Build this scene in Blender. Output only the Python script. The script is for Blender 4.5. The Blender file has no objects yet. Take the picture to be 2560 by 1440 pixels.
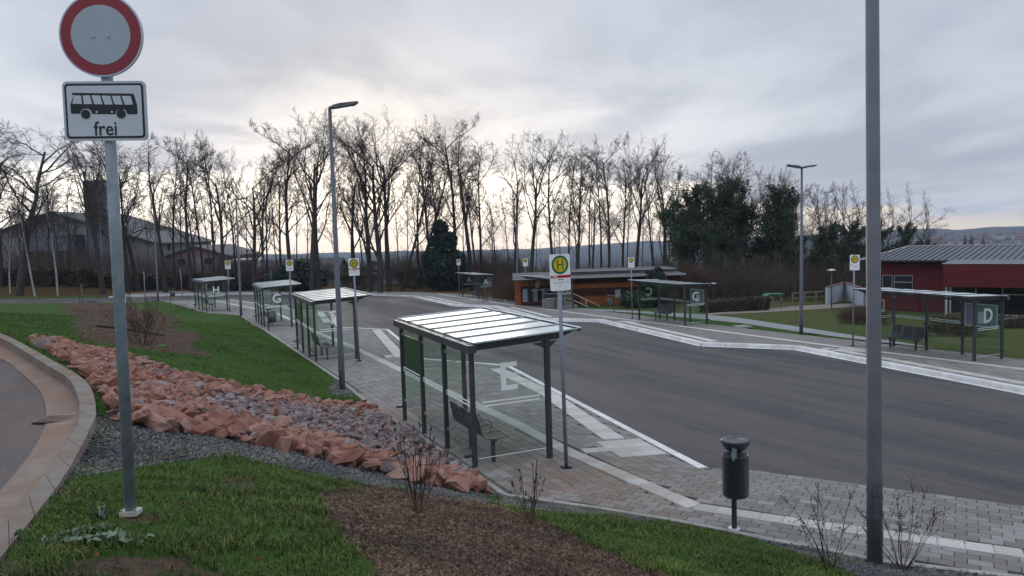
import bpy, bmesh, math, random
import numpy as np
from mathutils import Vector, Matrix
random.seed(7); RNG = np.random.default_rng(11)
sc = bpy.context.scene
COL = sc.collection

# ------------------------------------------------------------------ camera
F = 1900.0; PITCH = 0.0755; ROLL = -0.0325; CAMZ = 4.0
def cam_axes():
    fw = np.array([0, math.cos(PITCH), -math.sin(PITCH)]); up = np.array([0, math.sin(PITCH), math.cos(PITCH)]); rt = np.array([1.0, 0, 0])
    return np.array([rt*math.cos(ROLL)+up*math.sin(ROLL), up*math.cos(ROLL)-rt*math.sin(ROLL), fw])
CM = cam_axes()
cd = bpy.data.cameras.new('camera'); cam = bpy.data.objects.new('camera', cd); COL.objects.link(cam)
cd.sensor_width = 36; cd.lens = 36*F/2560; cd.clip_start = 0.05; cd.clip_end = 9000
cam.matrix_world = Matrix(((CM[0][0], CM[1][0], -CM[2][0], 0), (CM[0][1], CM[1][1], -CM[2][1], 0), (CM[0][2], CM[1][2], -CM[2][2], CAMZ), (0, 0, 0, 1)))
sc.camera = cam
sc.render.engine = 'CYCLES'
sc.view_settings.view_transform = 'Standard'; sc.view_settings.look = 'None'
sc.view_settings.gamma = 1; sc.view_settings.use_curve_mapping = False
sc.view_settings.exposure = 0.45

# ------------------------------------------------------------------ sky
SUN_AZ = math.radians(-9.0); SUN_EL = math.radians(7.0)      # azimuth from +Y towards +X
world = bpy.data.worlds.new('World'); sc.world = world; world.use_nodes = True
def build_world():
    nt = world.node_tree; nt.nodes.clear(); N = nt.nodes.new; L = nt.links.new
    def math_(op, a, b=None, c=None, clamp=False):
        n = N('ShaderNodeMath'); n.operation = op; n.use_clamp = clamp
        for i, v in enumerate((a, b, c)):
            if v is None: continue
            if isinstance(v, (int, float)): n.inputs[i].default_value = v
            else: L(v, n.inputs[i])
        return n.outputs[0]
    def ramp(v, lo, hi, t0=0.0, t1=1.0):
        n = N('ShaderNodeMapRange'); n.interpolation_type = 'SMOOTHSTEP'; L(v, n.inputs[0])
        n.inputs[1].default_value = lo; n.inputs[2].default_value = hi; n.inputs[3].default_value = t0; n.inputs[4].default_value = t1
        return n.outputs[0]
    def mix(f, a, b):
        n = N('ShaderNodeMix'); n.data_type = 'RGBA'
        if isinstance(f, (int, float)): n.inputs[0].default_value = f
        else: L(f, n.inputs[0])
        for i, v in ((6, a), (7, b)):
            if isinstance(v, tuple): n.inputs[i].default_value = (*v, 1)
            else: L(v, n.inputs[i])
        return n.outputs[2]
    def noise(vec, scale, detail=4, rough=.5, dist=0.0):
        n = N('ShaderNodeTexNoise'); L(vec, n.inputs['Vector']); n.inputs['Scale'].default_value = scale
        n.inputs['Detail'].default_value = detail; n.inputs['Roughness'].default_value = rough; n.inputs['Distortion'].default_value = dist
        return n.outputs['Fac']
    tc = N('ShaderNodeTexCoord'); sep = N('ShaderNodeSeparateXYZ'); L(tc.outputs['Generated'], sep.inputs[0])
    x, y, z = sep.outputs
    den = math_('ADD', math_('MAXIMUM', z, 0.0), 0.10)
    comb = N('ShaderNodeCombineXYZ'); L(math_('DIVIDE', x, den), comb.inputs[0]); L(math_('MULTIPLY', math_('DIVIDE', y, den), 0.55), comb.inputs[1])
    uv = comb.outputs[0]
    n1 = noise(uv, 0.42, 5, .5, .3); n2 = noise(uv, 1.25, 6, .55, .4)
    cl = math_('ADD', math_('MULTIPLY', n1, .65), math_('MULTIPLY', n2, .35))
    # cloud deck: cool greys, lighter overhead
    base = mix(ramp(cl, .38, .60), (.345, .392, .480), (.55, .596, .675))
    high = ramp(z, .10, .50)
    base = mix(math_('MULTIPLY', high, .45), base, (.575, .615, .685))
    az = math_('ARCTAN2', x, y)
    # east-west drift: a little darker to the right
    base = mix(ramp(az, .15, .65, 0, .32), base, (.35, .39, .465))
    zen = N('ShaderNodeVectorMath'); zen.operation = 'SCALE'; L(base, zen.inputs[0]); L(ramp(z, .30, .95, 1.0, 2.1), zen.inputs['Scale']); base = zen.outputs[0]
    # distance to the hidden sun, stretched horizontally
    dx = math_('SUBTRACT', az, SUN_AZ); el = math_('ARCSINE', z)
    dy = math_('SUBTRACT', el, SUN_EL)
    d2 = math_('ADD', math_('MULTIPLY', math_('MULTIPLY', dx, dx), 7.0), math_('MULTIPLY', math_('MULTIPLY', dy, dy), 150.0))
    glow = math_('POWER', 2.718, math_('MULTIPLY', d2, -1.0))
    # bright break in the clouds close to the horizon
    wob = noise(uv, .9, 4, .6, .2)
    edge = ramp(az, -.12, .60, .082, -.002)
    near = ramp(math_('SUBTRACT', math_('ADD', edge, math_('MULTIPLY', math_('SUBTRACT', wob, .5), .075)), el), -.012, .014)
    azf = ramp(math_('ABSOLUTE', math_('ADD', az, .12)), .35, 1.1, 1, .35)
    band = math_('MULTIPLY', near, azf)
    warm = mix(ramp(el, -.02, .05), (1.35, 1.12, .86), (1.9, 1.80, 1.62))
    warm = mix(ramp(az, .12, .5), warm, (1.05, .83, .55))
    col = mix(math_('MULTIPLY', band, .95, clamp=True), base, warm)
    hole = math_('MULTIPLY', glow, ramp(n2, .40, .62))
    col = mix(math_('MULTIPLY', hole, .38, clamp=True), col, (1.12, 1.08, 1.0))
    col = mix(math_('MULTIPLY', glow, .09, clamp=True), col, (1.0, .97, .92))
    hsv = col
    sky = N('ShaderNodeTexSky'); sky.sky_type = 'NISHITA'; sky.sun_disc = False; sky.sun_elevation = SUN_EL
    sky.sun_rotation = SUN_AZ; sky.air_density = 1.0; sky.dust_density = 2.0
    b1 = N('ShaderNodeBackground'); L(sky.outputs[0], b1.inputs[0]); b1.inputs[1].default_value = 0.05
    b2 = N('ShaderNodeBackground'); L(hsv, b2.inputs[0]); b2.inputs[1].default_value = 0.92
    ms = N('ShaderNodeMixShader'); ms.inputs[0].default_value = .93; L(b1.outputs[0], ms.inputs[1]); L(b2.outputs[0], ms.inputs[2])
    out = N('ShaderNodeOutputWorld'); L(ms.outputs[0], out.inputs[0])
build_world()
sd = bpy.data.lights.new('sun', 'SUN'); sun = bpy.data.objects.new('sun', sd); COL.objects.link(sun)
sd.energy = 0.5; sd.angle = math.radians(18); sd.color = (1.0, .90, .78)
sdir = Vector((math.sin(SUN_AZ)*math.cos(SUN_EL), math.cos(SUN_AZ)*math.cos(SUN_EL), math.sin(SUN_EL)))
sun.rotation_euler = sdir.to_track_quat('Z', 'Y').to_euler()

# ------------------------------------------------------------------ geometry of the site
PA, PB, PC = -3.5112+CAMZ, -0.0383, -0.0249          # the paved area is a gently sloping plane
def P(x, y): return PA + PB*y + PC*x
def ray(px, py): return np.array([(px-1280)/F, -(py-720)/F, 1.0]) @ CM
def gp(px, py, off=0.0):
    d = ray(px, py); t = (PA-CAMZ+off)/(d[2]-PB*d[1]-PC*d[0]); return np.array([d[0]*t, d[1]*t, CAMZ+d[2]*t])
def at(px, py, Y): d = ray(px, py)*(1.0); d = d*(Y/d[1]); return np.array([d[0], d[1], CAMZ+d[2]])
def atz(px, py, z): d = ray(px, py); d = d*((z-CAMZ)/d[2]); return np.array([d[0], d[1], z])
def proj(p):
    q = CM @ (np.asarray(p, float)-np.array([0, 0, CAMZ])); return 1280+F*q[0]/q[2], 720-F*q[1]/q[2]
def pip(x, y, poly):
    x = np.asarray(x, float); y = np.asarray(y, float); ins = np.zeros(x.shape, bool); n = len(poly)
    for i in range(n):
        x1, y1 = poly[i][:2]; x2, y2 = poly[(i+1) % n][:2]
        if y1 == y2: continue
        c = ((y1 > y) != (y2 > y)) & (x < (x2-x1)*(y-y1)/(y2-y1)+x1)
        ins ^= c
    return ins
def pdist(x, y, line, closed=False):
    x = np.asarray(x, float); y = np.asarray(y, float); d = np.full(x.shape, 1e9); n = len(line)
    for i in range(n if closed else n-1):
        x1, y1 = line[i][:2]; x2, y2 = line[(i+1) % n][:2]; vx, vy = x2-x1, y2-y1; l2 = vx*vx+vy*vy+1e-12
        t = np.clip(((x-x1)*vx+(y-y1)*vy)/l2, 0, 1)
        d = np.minimum(d, np.hypot(x-x1-t*vx, y-y1-t*vy))
    return d
def sstep(a, b, v): t = np.clip((v-a)/(b-a), 0, 1); return t*t*(3-2*t)
def G2(pts): return [gp(*q)[:2] for q in pts]

# edge between the near platform and the bank, right to left
EDGE_PX = [(2900, 1500), (2560, 1445), (2198, 1403), (2055, 1372), (1936, 1352), (1817, 1326), (1674, 1299), (1500, 1271), (1340, 1249), (1262, 1238),
           (1042, 1085), (945, 1028), (855, 955), (780, 904), (659, 824), (600, 787.5), (520, 781.5), (440, 759), (407, 751.5)]
EDGE = G2(EDGE_PX)
ROADFRONT = G2([(407, 751.5), (320, 756), (150, 757), (0, 758), (-500, 765)])
BANK = EDGE + ROADFRONT[1:] + [np.array([-160, 60]), np.array([-160, -80]), np.array([60, -80]), np.array([40, -10])]
KERB_NEAR_PX = [(1768, 1168), (1272, 912), (1064, 896), (972, 823), (848, 817), (827, 779), (735, 774), (714, 768), (575, 748)]
KN = G2(KERB_NEAR_PX)
ASPH_RIGHT = G2([(2900, 1308), (2560, 1262), (2200, 1216), (1880, 1173), (1768, 1168)])
KERB_FAR_PX = [(2900, 1050), (2560, 970), (1990, 864.5), (1755, 856), (1501, 798.5), (1353, 795.5), (1242, 764.4), (1140, 760.8), (1038, 739.6), (918, 735), (730, 732.5), (600, 733), (440, 736), (272, 741)]
KF = G2(KERB_FAR_PX)
ROADBACK = G2([(272, 741), (0, 744), (-500, 750)])
BACK_PX = [(2900, 940), (2560, 900), (2167, 856), (2000, 838), (1711, 804), (1540, 782), (1436, 770), (1366, 763), (1306, 757), (1244, 744.7), (1141, 734), (1038, 729.7), (897, 728), (600, 727), (440, 728), (300, 735), (272, 741)]
BACKE = G2(BACK_PX)
NEARPLAT = EDGE + G2([(430, 750.5), (486, 750.5), (566, 748.5)]) + KN[::-1] + ASPH_RIGHT[::-1][1:]
FARPLAT = KF + BACKE[::-1][1:]
ASPH = ASPH_RIGHT + KN[1:] + G2([(486, 750.5), (407, 751.5)]) + ROADFRONT[1:] + ROADBACK[::-1] + KF[::-1][1:]

# the bank on the near side (height above the paved plane) from control points
CTRL = [(0, 0, 2.40), (-2.2, 0, 2.42), (2.5, 0, 2.15), (5, 1, 1.5), (-6, -1, 2.45), (-12, -10, 2.6), (3, -12, 2.6), (12, -8, 1.6)]
CTRL = [(x, y, z-P(x, y)) for x, y, z in CTRL]
for px, py, z in [(327, 1280, -2.0), (1060, 1280, -2.75), (0, 1420, -1.93), (700, 1440, -2.05), (1280, 1440, -2.42), (1700, 1440, -2.98), (2000, 1440, -3.55),
                  (400, 1160, -2.36), (160, 1187, -2.03), (222, 1078, -2.10), (500, 1082, -2.62), (700, 1112, -2.92), (900, 1160, -3.28), (1100, 1215, -3.68),
                  (440, 930, -3.1), (700, 985, -3.72), (250, 880, -2.78), (80, 857, -2.3), (850, 1080, -3.60), (560, 1030, -3.14), (300, 960, -2.58), (200, 950, -2.20),
                  (240, 1018, -2.12), (100, 880, -2.25), (0, 830, -2.32), (300, 805, -3.5), (150, 785, -3.35), (600, 850, -4.12), (1300, 1330, -2.78), (1600, 1390, -3.1), (1500, 1320, -3.35),
                  (71, 1305, -1.97), (116, 1256, -2.0), (1000, 1330, -2.45), (620, 1250, -2.4), (420, 790, -4.1)]:
    q = atz(px, py, z+CAMZ); CTRL.append((q[0], q[1], q[2]-P(q[0], q[1])))
for q in EDGE[::1]: CTRL.append((q[0], q[1], 0.0))
for q in ROADFRONT[1:]: CTRL.append((q[0], q[1], 0.0))
CTRL += [(-60, 20, 1.2), (-60, -30, 3), (30, -30, .8)]
CT = np.array(CTRL)
def rbf(r): return np.where(r > 1e-9, r*r*np.log(r+1e-12), 0)
_r = np.hypot(CT[:, None, 0]-CT[None, :, 0], CT[:, None, 1]-CT[None, :, 1]); _n = len(CT)
_A = np.zeros((_n+3, _n+3)); _A[:_n, :_n] = rbf(_r)+np.eye(_n)*.6; _A[:_n, _n] = 1; _A[:_n, _n+1:] = CT[:, :2]; _A[_n:, :_n] = _A[:_n, _n:].T
_W = np.linalg.solve(_A, np.concatenate([CT[:, 2], np.zeros(3)]))
EDGELINE = EDGE + ROADFRONT[1:]
PAVE_ALL = EDGE + ROADFRONT[1:] + ROADBACK[::-1] + BACKE[::-1][1:]
def bank_delta(x, y):
    x = np.asarray(x, float); y = np.asarray(y, float); s = x.shape; x = x.ravel(); y = y.ravel()
    ins = pip(x, y, BANK); out = np.zeros(x.shape); idx = np.where(ins)[0]
    for c in np.array_split(idx, max(1, len(idx)//20000)):
        if len(c) == 0: continue
        r = np.hypot(x[c, None]-CT[None, :, 0], y[c, None]-CT[None, :, 1])
        v = rbf(r) @ _W[:_n] + _W[_n] + _W[_n+1]*x[c]+_W[_n+2]*y[c]
        out[c] = np.clip(v, 0, 4.0)*sstep(0, .6, pdist(x[c], y[c], EDGELINE))
    return out.reshape(s)
# kerb of the road on the left: outer top edge and inner top edge
KO_PX = [(-260, 745), (0, 829), (78, 870), (136, 903), (194, 935), (220, 956), (235, 985), (241, 1018), (238, 1053), (221, 1079), (182, 1158), (161, 1187), (116, 1256), (71, 1305), (26, 1363), (0, 1392), (-60, 1470)]
KO_Z = [-2.25, -2.12, -2.08, -2.05, -2.02, -2.01, -2.0, -2.0, -2.01, -2.03, -2.02, -2.02, -2.0, -1.98, -1.95, -1.94, -1.92]
KO_H = [.17, .17, .17, .17, .16, .155, .14, .11, .06, .03, .02, .02, .02, .02, .02, .02, .02]
KI_PX = [(-290, 752), (0, 841), (58, 876), (124, 917), (175, 946), (192, 979), (200, 1014), (198, 1049), (187, 1080), (150, 1128), (127, 1165), (79, 1229), (45, 1271), (0, 1318), (-50, 1372)]
GU_PX = [(-330, 790), (0, 884), (78, 952), (103, 975), (115, 1008), (115, 1053), (107, 1075), (79, 1123), (40, 1172), (0, 1221), (-60, 1295)]
def resample(pts, n):
    pts = np.array(pts); d = np.r_[0, np.cumsum(np.linalg.norm(np.diff(pts[:, :2], axis=0), axis=1))]; t = np.linspace(0, d[-1], n)
    return np.stack([np.interp(t, d, pts[:, k]) for k in range(pts.shape[1])], 1)
KO = np.array([np.r_[atz(p[0], p[1], z+CAMZ), h] for p, z, h in zip(KO_PX, KO_Z, KO_H)])
def smooth_line(a, it=2):
    for _ in range(it):
        b = [a[0]]
        for i in range(len(a)-1): b += [a[i]*.75+a[i+1]*.25, a[i]*.25+a[i+1]*.75]
        b.append(a[-1]); a = np.array(b)
    return a
NK = 60
KO = resample(smooth_line(KO), NK)
def zroad(xy):
    d = np.hypot(KO[:, 0]-xy[0], KO[:, 1]-xy[1]); i = int(np.argmin(d)); return KO[i, 2]-KO[i, 3]
KI_Z = [-2.25, -2.12, -2.08, -2.04, -2.02, -2.0, -2.0, -2.01, -2.03, -2.02, -2.02, -2.0, -1.97, -1.94, -1.92]
GU_Z = [-2.45, -2.30, -2.24, -2.20, -2.15, -2.09, -2.07, -2.04, -2.03, -2.0, -1.98]
KI = resample(smooth_line(np.array([atz(p[0], p[1], z+CAMZ) for p, z in zip(KI_PX, KI_Z)])), NK)
GU = resample(smooth_line(np.array([atz(p[0], p[1], z+CAMZ) for p, z in zip(GU_PX, GU_Z)])), NK)
ROADL = [q[:2] for q in KO] + [np.array([-40, -10.]), np.array([-60, 30.])]
def zt(x, y):
    x = np.asarray(x, float); y = np.asarray(y, float)
    z = P(x, y) + bank_delta(x, y)
    r = np.hypot(x, y)
    # lie of the land past the site
    far = np.clip(r-115, 0, None); z = z - sstep(0, 700, far)*30 + np.clip(far, 0, 700)*.02
    ins = pip(x, y, PAVE_ALL); near = (~ins)
    dd = pdist(x, y, PAVE_ALL, True)
    z = np.where(ins, P(x, y)-.02-np.minimum(.45, dd*1.5), z)
    # leaf-strewn bank beyond the road on the left
    bx = sstep(-46, -58, x)*sstep(80, 96, y)*(~ins); z = z + bx*1.2
    inr = pip(x, y, ROADL); dr = pdist(x, y, [q[:2] for q in KO]); z = np.where(inr, z-np.minimum(.5, dr*2.0), z-.02*sstep(.4, 0, dr))
    return z
TS = np.concatenate([np.linspace(2.5, 40, 900), np.linspace(40, 160, 500)])
def hit(px, py):
    d = ray(px, py); X = d[0]*TS; Y = d[1]*TS; Z = CAMZ+d[2]*TS; h = zt(X, Y); k = np.where(Z < h)[0]
    if len(k) == 0: return gp(px, py)
    k = k[0]
    if k == 0: return np.array([X[0], Y[0], Z[0]])
    a = (Z[k-1]-h[k-1])/((Z[k-1]-h[k-1])-(Z[k]-h[k])+1e-12); t = TS[k-1]+(TS[k]-TS[k-1])*a
    return np.array([d[0]*t, d[1]*t, CAMZ+d[2]*t])
def H2(pts): return [hit(*q)[:2] for q in pts]
SOIL = H2([(800, 1236), (880, 1213), (1000, 1222), (1130, 1238), (1240, 1262), (1330, 1293), (1420, 1335), (1520, 1378), (1640, 1425), (1760, 1470), (1500, 1520), (1000, 1500), (930, 1405), (850, 1340), (815, 1285)])
SOIL2 = H2([(150, 760), (230, 757), (330, 765), (440, 790), (452, 800), (430, 822), (512, 835), (500, 850), (470, 860), (512, 880), (545, 898), (480, 888), (400, 878), (300, 866), (205, 850), (180, 825), (192, 800)])
GRAV = H2([(222, 1062), (400, 1066), (520, 1078), (640, 1100), (760, 1125), (870, 1152), (1000, 1182), (1130, 1212), (1160, 1180), (1205, 1200), (1262, 1238), (1240, 1258), (1130, 1250), (1000, 1224), (900, 1212), (800, 1185), (700, 1165), (600, 1142), (520, 1143), (400, 1160), (280, 1180), (163, 1196)])
GRAV2 = H2([(1255, 1236), (1345, 1252), (1640, 1298), (1600, 1306), (1450, 1285), (1250, 1262)])
GRAV3 = H2([(1880, 1345), (1960, 1358), (2198, 1405), (2560, 1447), (2700, 1470), (2650, 1560), (2420, 1520), (2200, 1462), (2080, 1412), (1960, 1372)])
GRAV4 = H2([(855, 955), (895, 983), (880, 992), (830, 985), (820, 968)])
ROCKZ = H2([(78, 857), (140, 858), (200, 875), (290, 888), (360, 915), (430, 940), (520, 953), (600, 978), (720, 998), (830, 1015), (900, 1025), (955, 1040), (1030, 1085), (1100, 1128), (1180, 1188), (1236, 1232), (1130, 1226), (1000, 1200), (870, 1168), (760, 1140), (640, 1112), (520, 1090), (400, 1080), (228, 1070), (246, 1030), (240, 980), (205, 930)])
BARE = [H2(q) for q in ([(0, 1395), (34, 1352), (70, 1425), (10, 1450)], [(180, 1402), (300, 1392), (430, 1392), (560, 1440), (150, 1450)], [(160, 1200), (190, 1202), (175, 1228), (135, 1250)], [(540, 1195), (620, 1190), (650, 1225), (560, 1222)], [(300, 1290), (380, 1284), (395, 1300), (320, 1310)])]
PURPLE = H2([(470, 1010), (560, 998), (700, 1018), (880, 1040), (1060, 1085), (1190, 1180), (1150, 1200), (1000, 1165), (850, 1115), (700, 1075), (560, 1045)])

# ------------------------------------------------------------------ materials
MATS = {}
def mk(name):
    m = bpy.data.materials.new(name); m.use_nodes = True; nt = m.node_tree; nt.nodes.clear()
    o = nt.nodes.new('ShaderNodeOutputMaterial'); b = nt.nodes.new('ShaderNodeBsdfPrincipled'); nt.links.new(b.outputs[0], o.inputs[0])
    MATS[name] = m; return m, nt, b
class NB:
    def __init__(s, nt): s.nt = nt; s.N = nt.nodes.new; s.L = nt.links.new
    def pos(s): return s.N('ShaderNodeNewGeometry').outputs['Position']
    def obj(s): return s.N('ShaderNodeTexCoord').outputs['Object']
    def mapping(s, v, scale=(1, 1, 1), rot=(0, 0, 0)):
        n = s.N('ShaderNodeMapping'); s.L(v, n.inputs[0]); n.inputs['Scale'].default_value = scale; n.inputs['Rotation'].default_value = rot; return n.outputs[0]
    def noise(s, v, sc, det=3, rough=.55, dist=0):
        n = s.N('ShaderNodeTexNoise'); s.L(v, n.inputs['Vector']); n.inputs['Scale'].default_value = sc; n.inputs['Detail'].default_value = det
        n.inputs['Roughness'].default_value = rough; n.inputs['Distortion'].default_value = dist; return n.outputs['Fac']
    def vor(s, v, sc, feat='F1', out='Distance'):
        n = s.N('ShaderNodeTexVoronoi'); s.L(v, n.inputs['Vector']); n.inputs['Scale'].default_value = sc; n.feature = feat; return n.outputs[out]
    def rng(s, v, a, b, c=0.0, d=1.0):
        n = s.N('ShaderNodeMapRange'); s.L(v, n.inputs[0]); n.inputs[1].default_value = a; n.inputs[2].default_value = b; n.inputs[3].default_value = c; n.inputs[4].default_value = d; return n.outputs[0]
    def mix(s, f, a, b, mode='MIX'):
        n = s.N('ShaderNodeMix'); n.data_type = 'RGBA'; n.blend_type = mode
        if isinstance(f, (int, float)): n.inputs[0].default_value = f
        else: s.L(f, n.inputs[0])
        for i, v in ((6, a), (7, b)):
            if isinstance(v, tuple): n.inputs[i].default_value = (*v[:3], 1)
            else: s.L(v, n.inputs[i])
        return n.outputs[2]
    def m(s, op, a, b=0.0):
        n = s.N('ShaderNodeMath'); n.operation = op
        for i, v in enumerate((a, b)):
            if isinstance(v, (int, float)): n.inputs[i].default_value = v
            else: s.L(v, n.inputs[i])
        return n.outputs[0]
    def attr(s, name): n = s.N('ShaderNodeAttribute'); n.attribute_name = name; return n.outputs['Fac']
    def orand(s): return s.N('ShaderNodeObjectInfo').outputs['Random']
    def bump(s, h, strength=.3, dist=.02):
        n = s.N('ShaderNodeBump'); s.L(h, n.inputs['Height']); n.inputs['Strength'].default_value = strength; n.inputs['Distance'].default_value = dist; return n.outputs[0]
def simple(name, c, rough=.7, metal=0.0, var=.15, scale=6, bump=0.0, bs=60, spec=.4, rnd=0.0, coat=0):
    m, nt, b = mk(name); n = NB(nt); v = n.pos()
    f = n.rng(n.noise(v, scale, 5, .6), .3, .7)
    c0 = tuple(max(0, k*(1-var)) for k in c); c1 = tuple(min(1, k*(1+var)) for k in c)
    col = n.mix(f, c0, c1)
    if rnd:
        col = n.mix(n.rng(n.orand(), 0, 1), n.mix(1.0, col, (1-rnd,)*3, 'MULTIPLY'), n.mix(1.0, col, (1+rnd,)*3, 'MULTIPLY'))
    nt.links.new(col, b.inputs['Base Color']); b.inputs['Roughness'].default_value = rough; b.inputs['Metallic'].default_value = metal
    b.inputs['Specular IOR Level'].default_value = spec
    if bump: nt.links.new(n.bump(n.noise(v, bs, 4, .6), bump, .01), b.inputs['Normal'])
    return m
anthracite = simple('anthracite_paint', (.040, .046, .056), .42, 0, .12, 3, spec=.5)
galva = simple('galvanised_steel', (.21, .245, .29), .5, .15, .28, 9, .05, 90)
polegrey = simple('pole_grey', (.20, .225, .27), .5, .2, .12, 4)
lampgrey = simple('lamp_pole_grey', (.095, .105, .128), .5, .0, .15, 3)
white_print = simple('white_print', (.84, .86, .86), .5, 0, .04, 3)
sign_white = simple('sign_white', (.80, .81, .83), .45, 0, .03, 3)
trafwhite = simple('traffic_sign_white', (.50, .54, .62), .42, 0, .05, 4)
trafgrey = simple('traffic_sign_face_grey', (.33, .38, .45), .40, 0, .04, 3)
trafrim = simple('traffic_sign_rim', (.42, .47, .55), .4, .1, .05, 4)
sign_red = simple('sign_red', (.24, .022, .040), .45, 0, .08, 4)
black_print = simple('black_print', (.012, .016, .028), .5, 0, .05, 4)
sign_green = simple('sign_green', (.0, .13, .055), .5, 0, .05, 4)
sign_yellow = simple('sign_yellow', (.62, .42, .012), .5, 0, .05, 4)
bar_red = simple('bar_red', (.40, .01, .012), .5)
text_grey = simple('text_grey', (.22, .24, .26), .6)
bin_paint = simple('bin_paint', (.030, .037, .050), .33, 0, .15, 4, spec=.6)
kerbw = simple('white_kerb_concrete', (.60, .60, .60), .8, 0, .16, 3, .2, 40, rnd=.10)
edging = simple('edging_concrete', (.27, .26, .245), .85, 0, .25, 3, .2, 60, rnd=.12)
roadkerb = None
concrete_wall = simple('white_render', (.42, .45, .52), .8, 0, .15, 1.5)
bark = simple('tree_bark', (.046, .041, .038), .95, 0, .3, 4)
twigm = simple('twig_bark', (.060, .050, .046), .95, 0, .25, 1.5)
shrubm = simple('shrub_bark', (.085, .064, .052), .95, 0, .35, .6)
brownshrub = simple('brown_shrub_bark', (.085, .050, .035), .95, 0, .35, .6)
birch = simple('birch_bark', (.33, .33, .33), .85, 0, .6, 6)
woodpost = simple('timber_stake', (.20, .155, .105), .85, 0, .3, 8)
fencewood = simple('fence_timber', (.20, .165, .13), .85, 0, .25, 3)
redpanel = simple('red_cladding', (.105, .009, .015), .6, 0, .10, 1.0, rnd=.12)
darkpanel = simple('dark_cladding', (.028, .032, .042), .6, 0, .15, 1)
roofmetal = simple('roof_metal', (.070, .080, .108), .5, .0, .12, 1)
eavetrim = simple('roof_trim', (.42, .40, .40), .5, 0, .08, 2)
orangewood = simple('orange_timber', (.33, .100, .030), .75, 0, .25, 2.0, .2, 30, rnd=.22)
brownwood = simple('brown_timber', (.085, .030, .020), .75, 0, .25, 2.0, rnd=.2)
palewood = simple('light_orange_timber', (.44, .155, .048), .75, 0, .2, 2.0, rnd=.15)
winglass = simple('window_glass', (.018, .022, .026), .12, 0, .1, 1, spec=.6)
framew = simple('window_frame', (.35, .36, .38), .5)
doorw = simple('grey_white_door', (.40, .43, .50), .6)
housew = simple('house_render', (.23, .23, .24), .85, 0, .18, .8)
pinkwall = simple('pinkish_gable', (.26, .17, .17), .85, 0, .2, .8)
slate = simple('slate_cladding', (.11, .125, .16), .7, 0, .25, .9)
tile = simple('roof_tiles', (.075, .078, .085), .8, 0, .25, .8, .3, 6)
hedge_leaf = simple('hedge_leaf', (.060, .050, .030), .85, 0, .5, 2.5)
ivyleaf = simple('ivy_leaf', (.036, .068, .036), .6, 0, .5, .7)
conifer = simple('conifer_needle', (.028, .052, .036), .8, 0, .4, 1.5)
laurel = simple('laurel_leaf', (.030, .060, .035), .5, 0, .5, 2.5)
bench_mesh = simple('bench_wire_mesh', (.045, .05, .058), .55)
bench_tube = simple('bench_tube', (.13, .15, .16), .4, .2)
casegl = simple('case_glass', (.17, .215, .27), .25, 0, .08, 3)
caseback = simple('case_back', (.030, .060, .040), .5)
alu = simple('aluminium', (.50, .53, .56), .4, .2)
greenmetal = simple('green_metal', (.02, .12, .08), .5)
stemm = simple('dead_stem', (.040, .026, .024), .9, 0, .4, 30)
stemt = simple('tan_stem', (.13, .085, .055), .9, 0, .3, 30)
greyleaf = simple('grey_green_leaf', (.135, .185, .125), .8, 0, .3, 30)
leafo = simple('fallen_leaf', (.20, .09, .04), .8, 0, .4, 30, rnd=.3)
car_paint = simple('silver_car_paint', (.35, .37, .40), .3, .3, .03, 3)
def roofglass():
    m, nt, b = mk('frosted_roof_glass'); n = NB(nt)
    nt.links.new(n.mix(n.rng(n.noise(n.pos(), 3, 4), .3, .7), (.46, .545, .535), (.57, .64, .63)), b.inputs['Base Color'])
    b.inputs['Roughness'].default_value = .24; b.inputs['Specular IOR Level'].default_value = .4
    return m
roofgl = roofglass()
def paneglass():
    m = bpy.data.materials.new('shelter_glass'); m.use_nodes = True; nt = m.node_tree; nt.nodes.clear(); n = NB(nt)
    o = n.N('ShaderNodeOutputMaterial'); t = n.N('ShaderNodeBsdfTransparent'); g = n.N('ShaderNodeBsdfGlossy'); d = n.N('ShaderNodeBsdfDiffuse')
    t.inputs[0].default_value = (.84, .91, .875, 1); g.inputs['Roughness'].default_value = .03; g.inputs[0].default_value = (.9, .95, .93, 1); d.inputs[0].default_value = (.22, .30, .27, 1)
    fr = n.N('ShaderNodeFresnel'); fr.inputs[0].default_value = 1.5
    m1 = n.N('ShaderNodeMixShader'); lw = n.N('ShaderNodeLayerWeight'); n.L(n.m('ADD', n.m('MULTIPLY', n.m('POWER', lw.outputs['Facing'], 5.0), .8), .05), m1.inputs[0]); n.L(t.outputs[0], m1.inputs[1]); n.L(g.outputs[0], m1.inputs[2])
    m2 = n.N('ShaderNodeMixShader'); m2.inputs[0].default_value = .025; n.L(m1.outputs[0], m2.inputs[1]); n.L(d.outputs[0], m2.inputs[2]); n.L(m2.outputs[0], o.inputs[0])
    return m
glass = paneglass()
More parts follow.
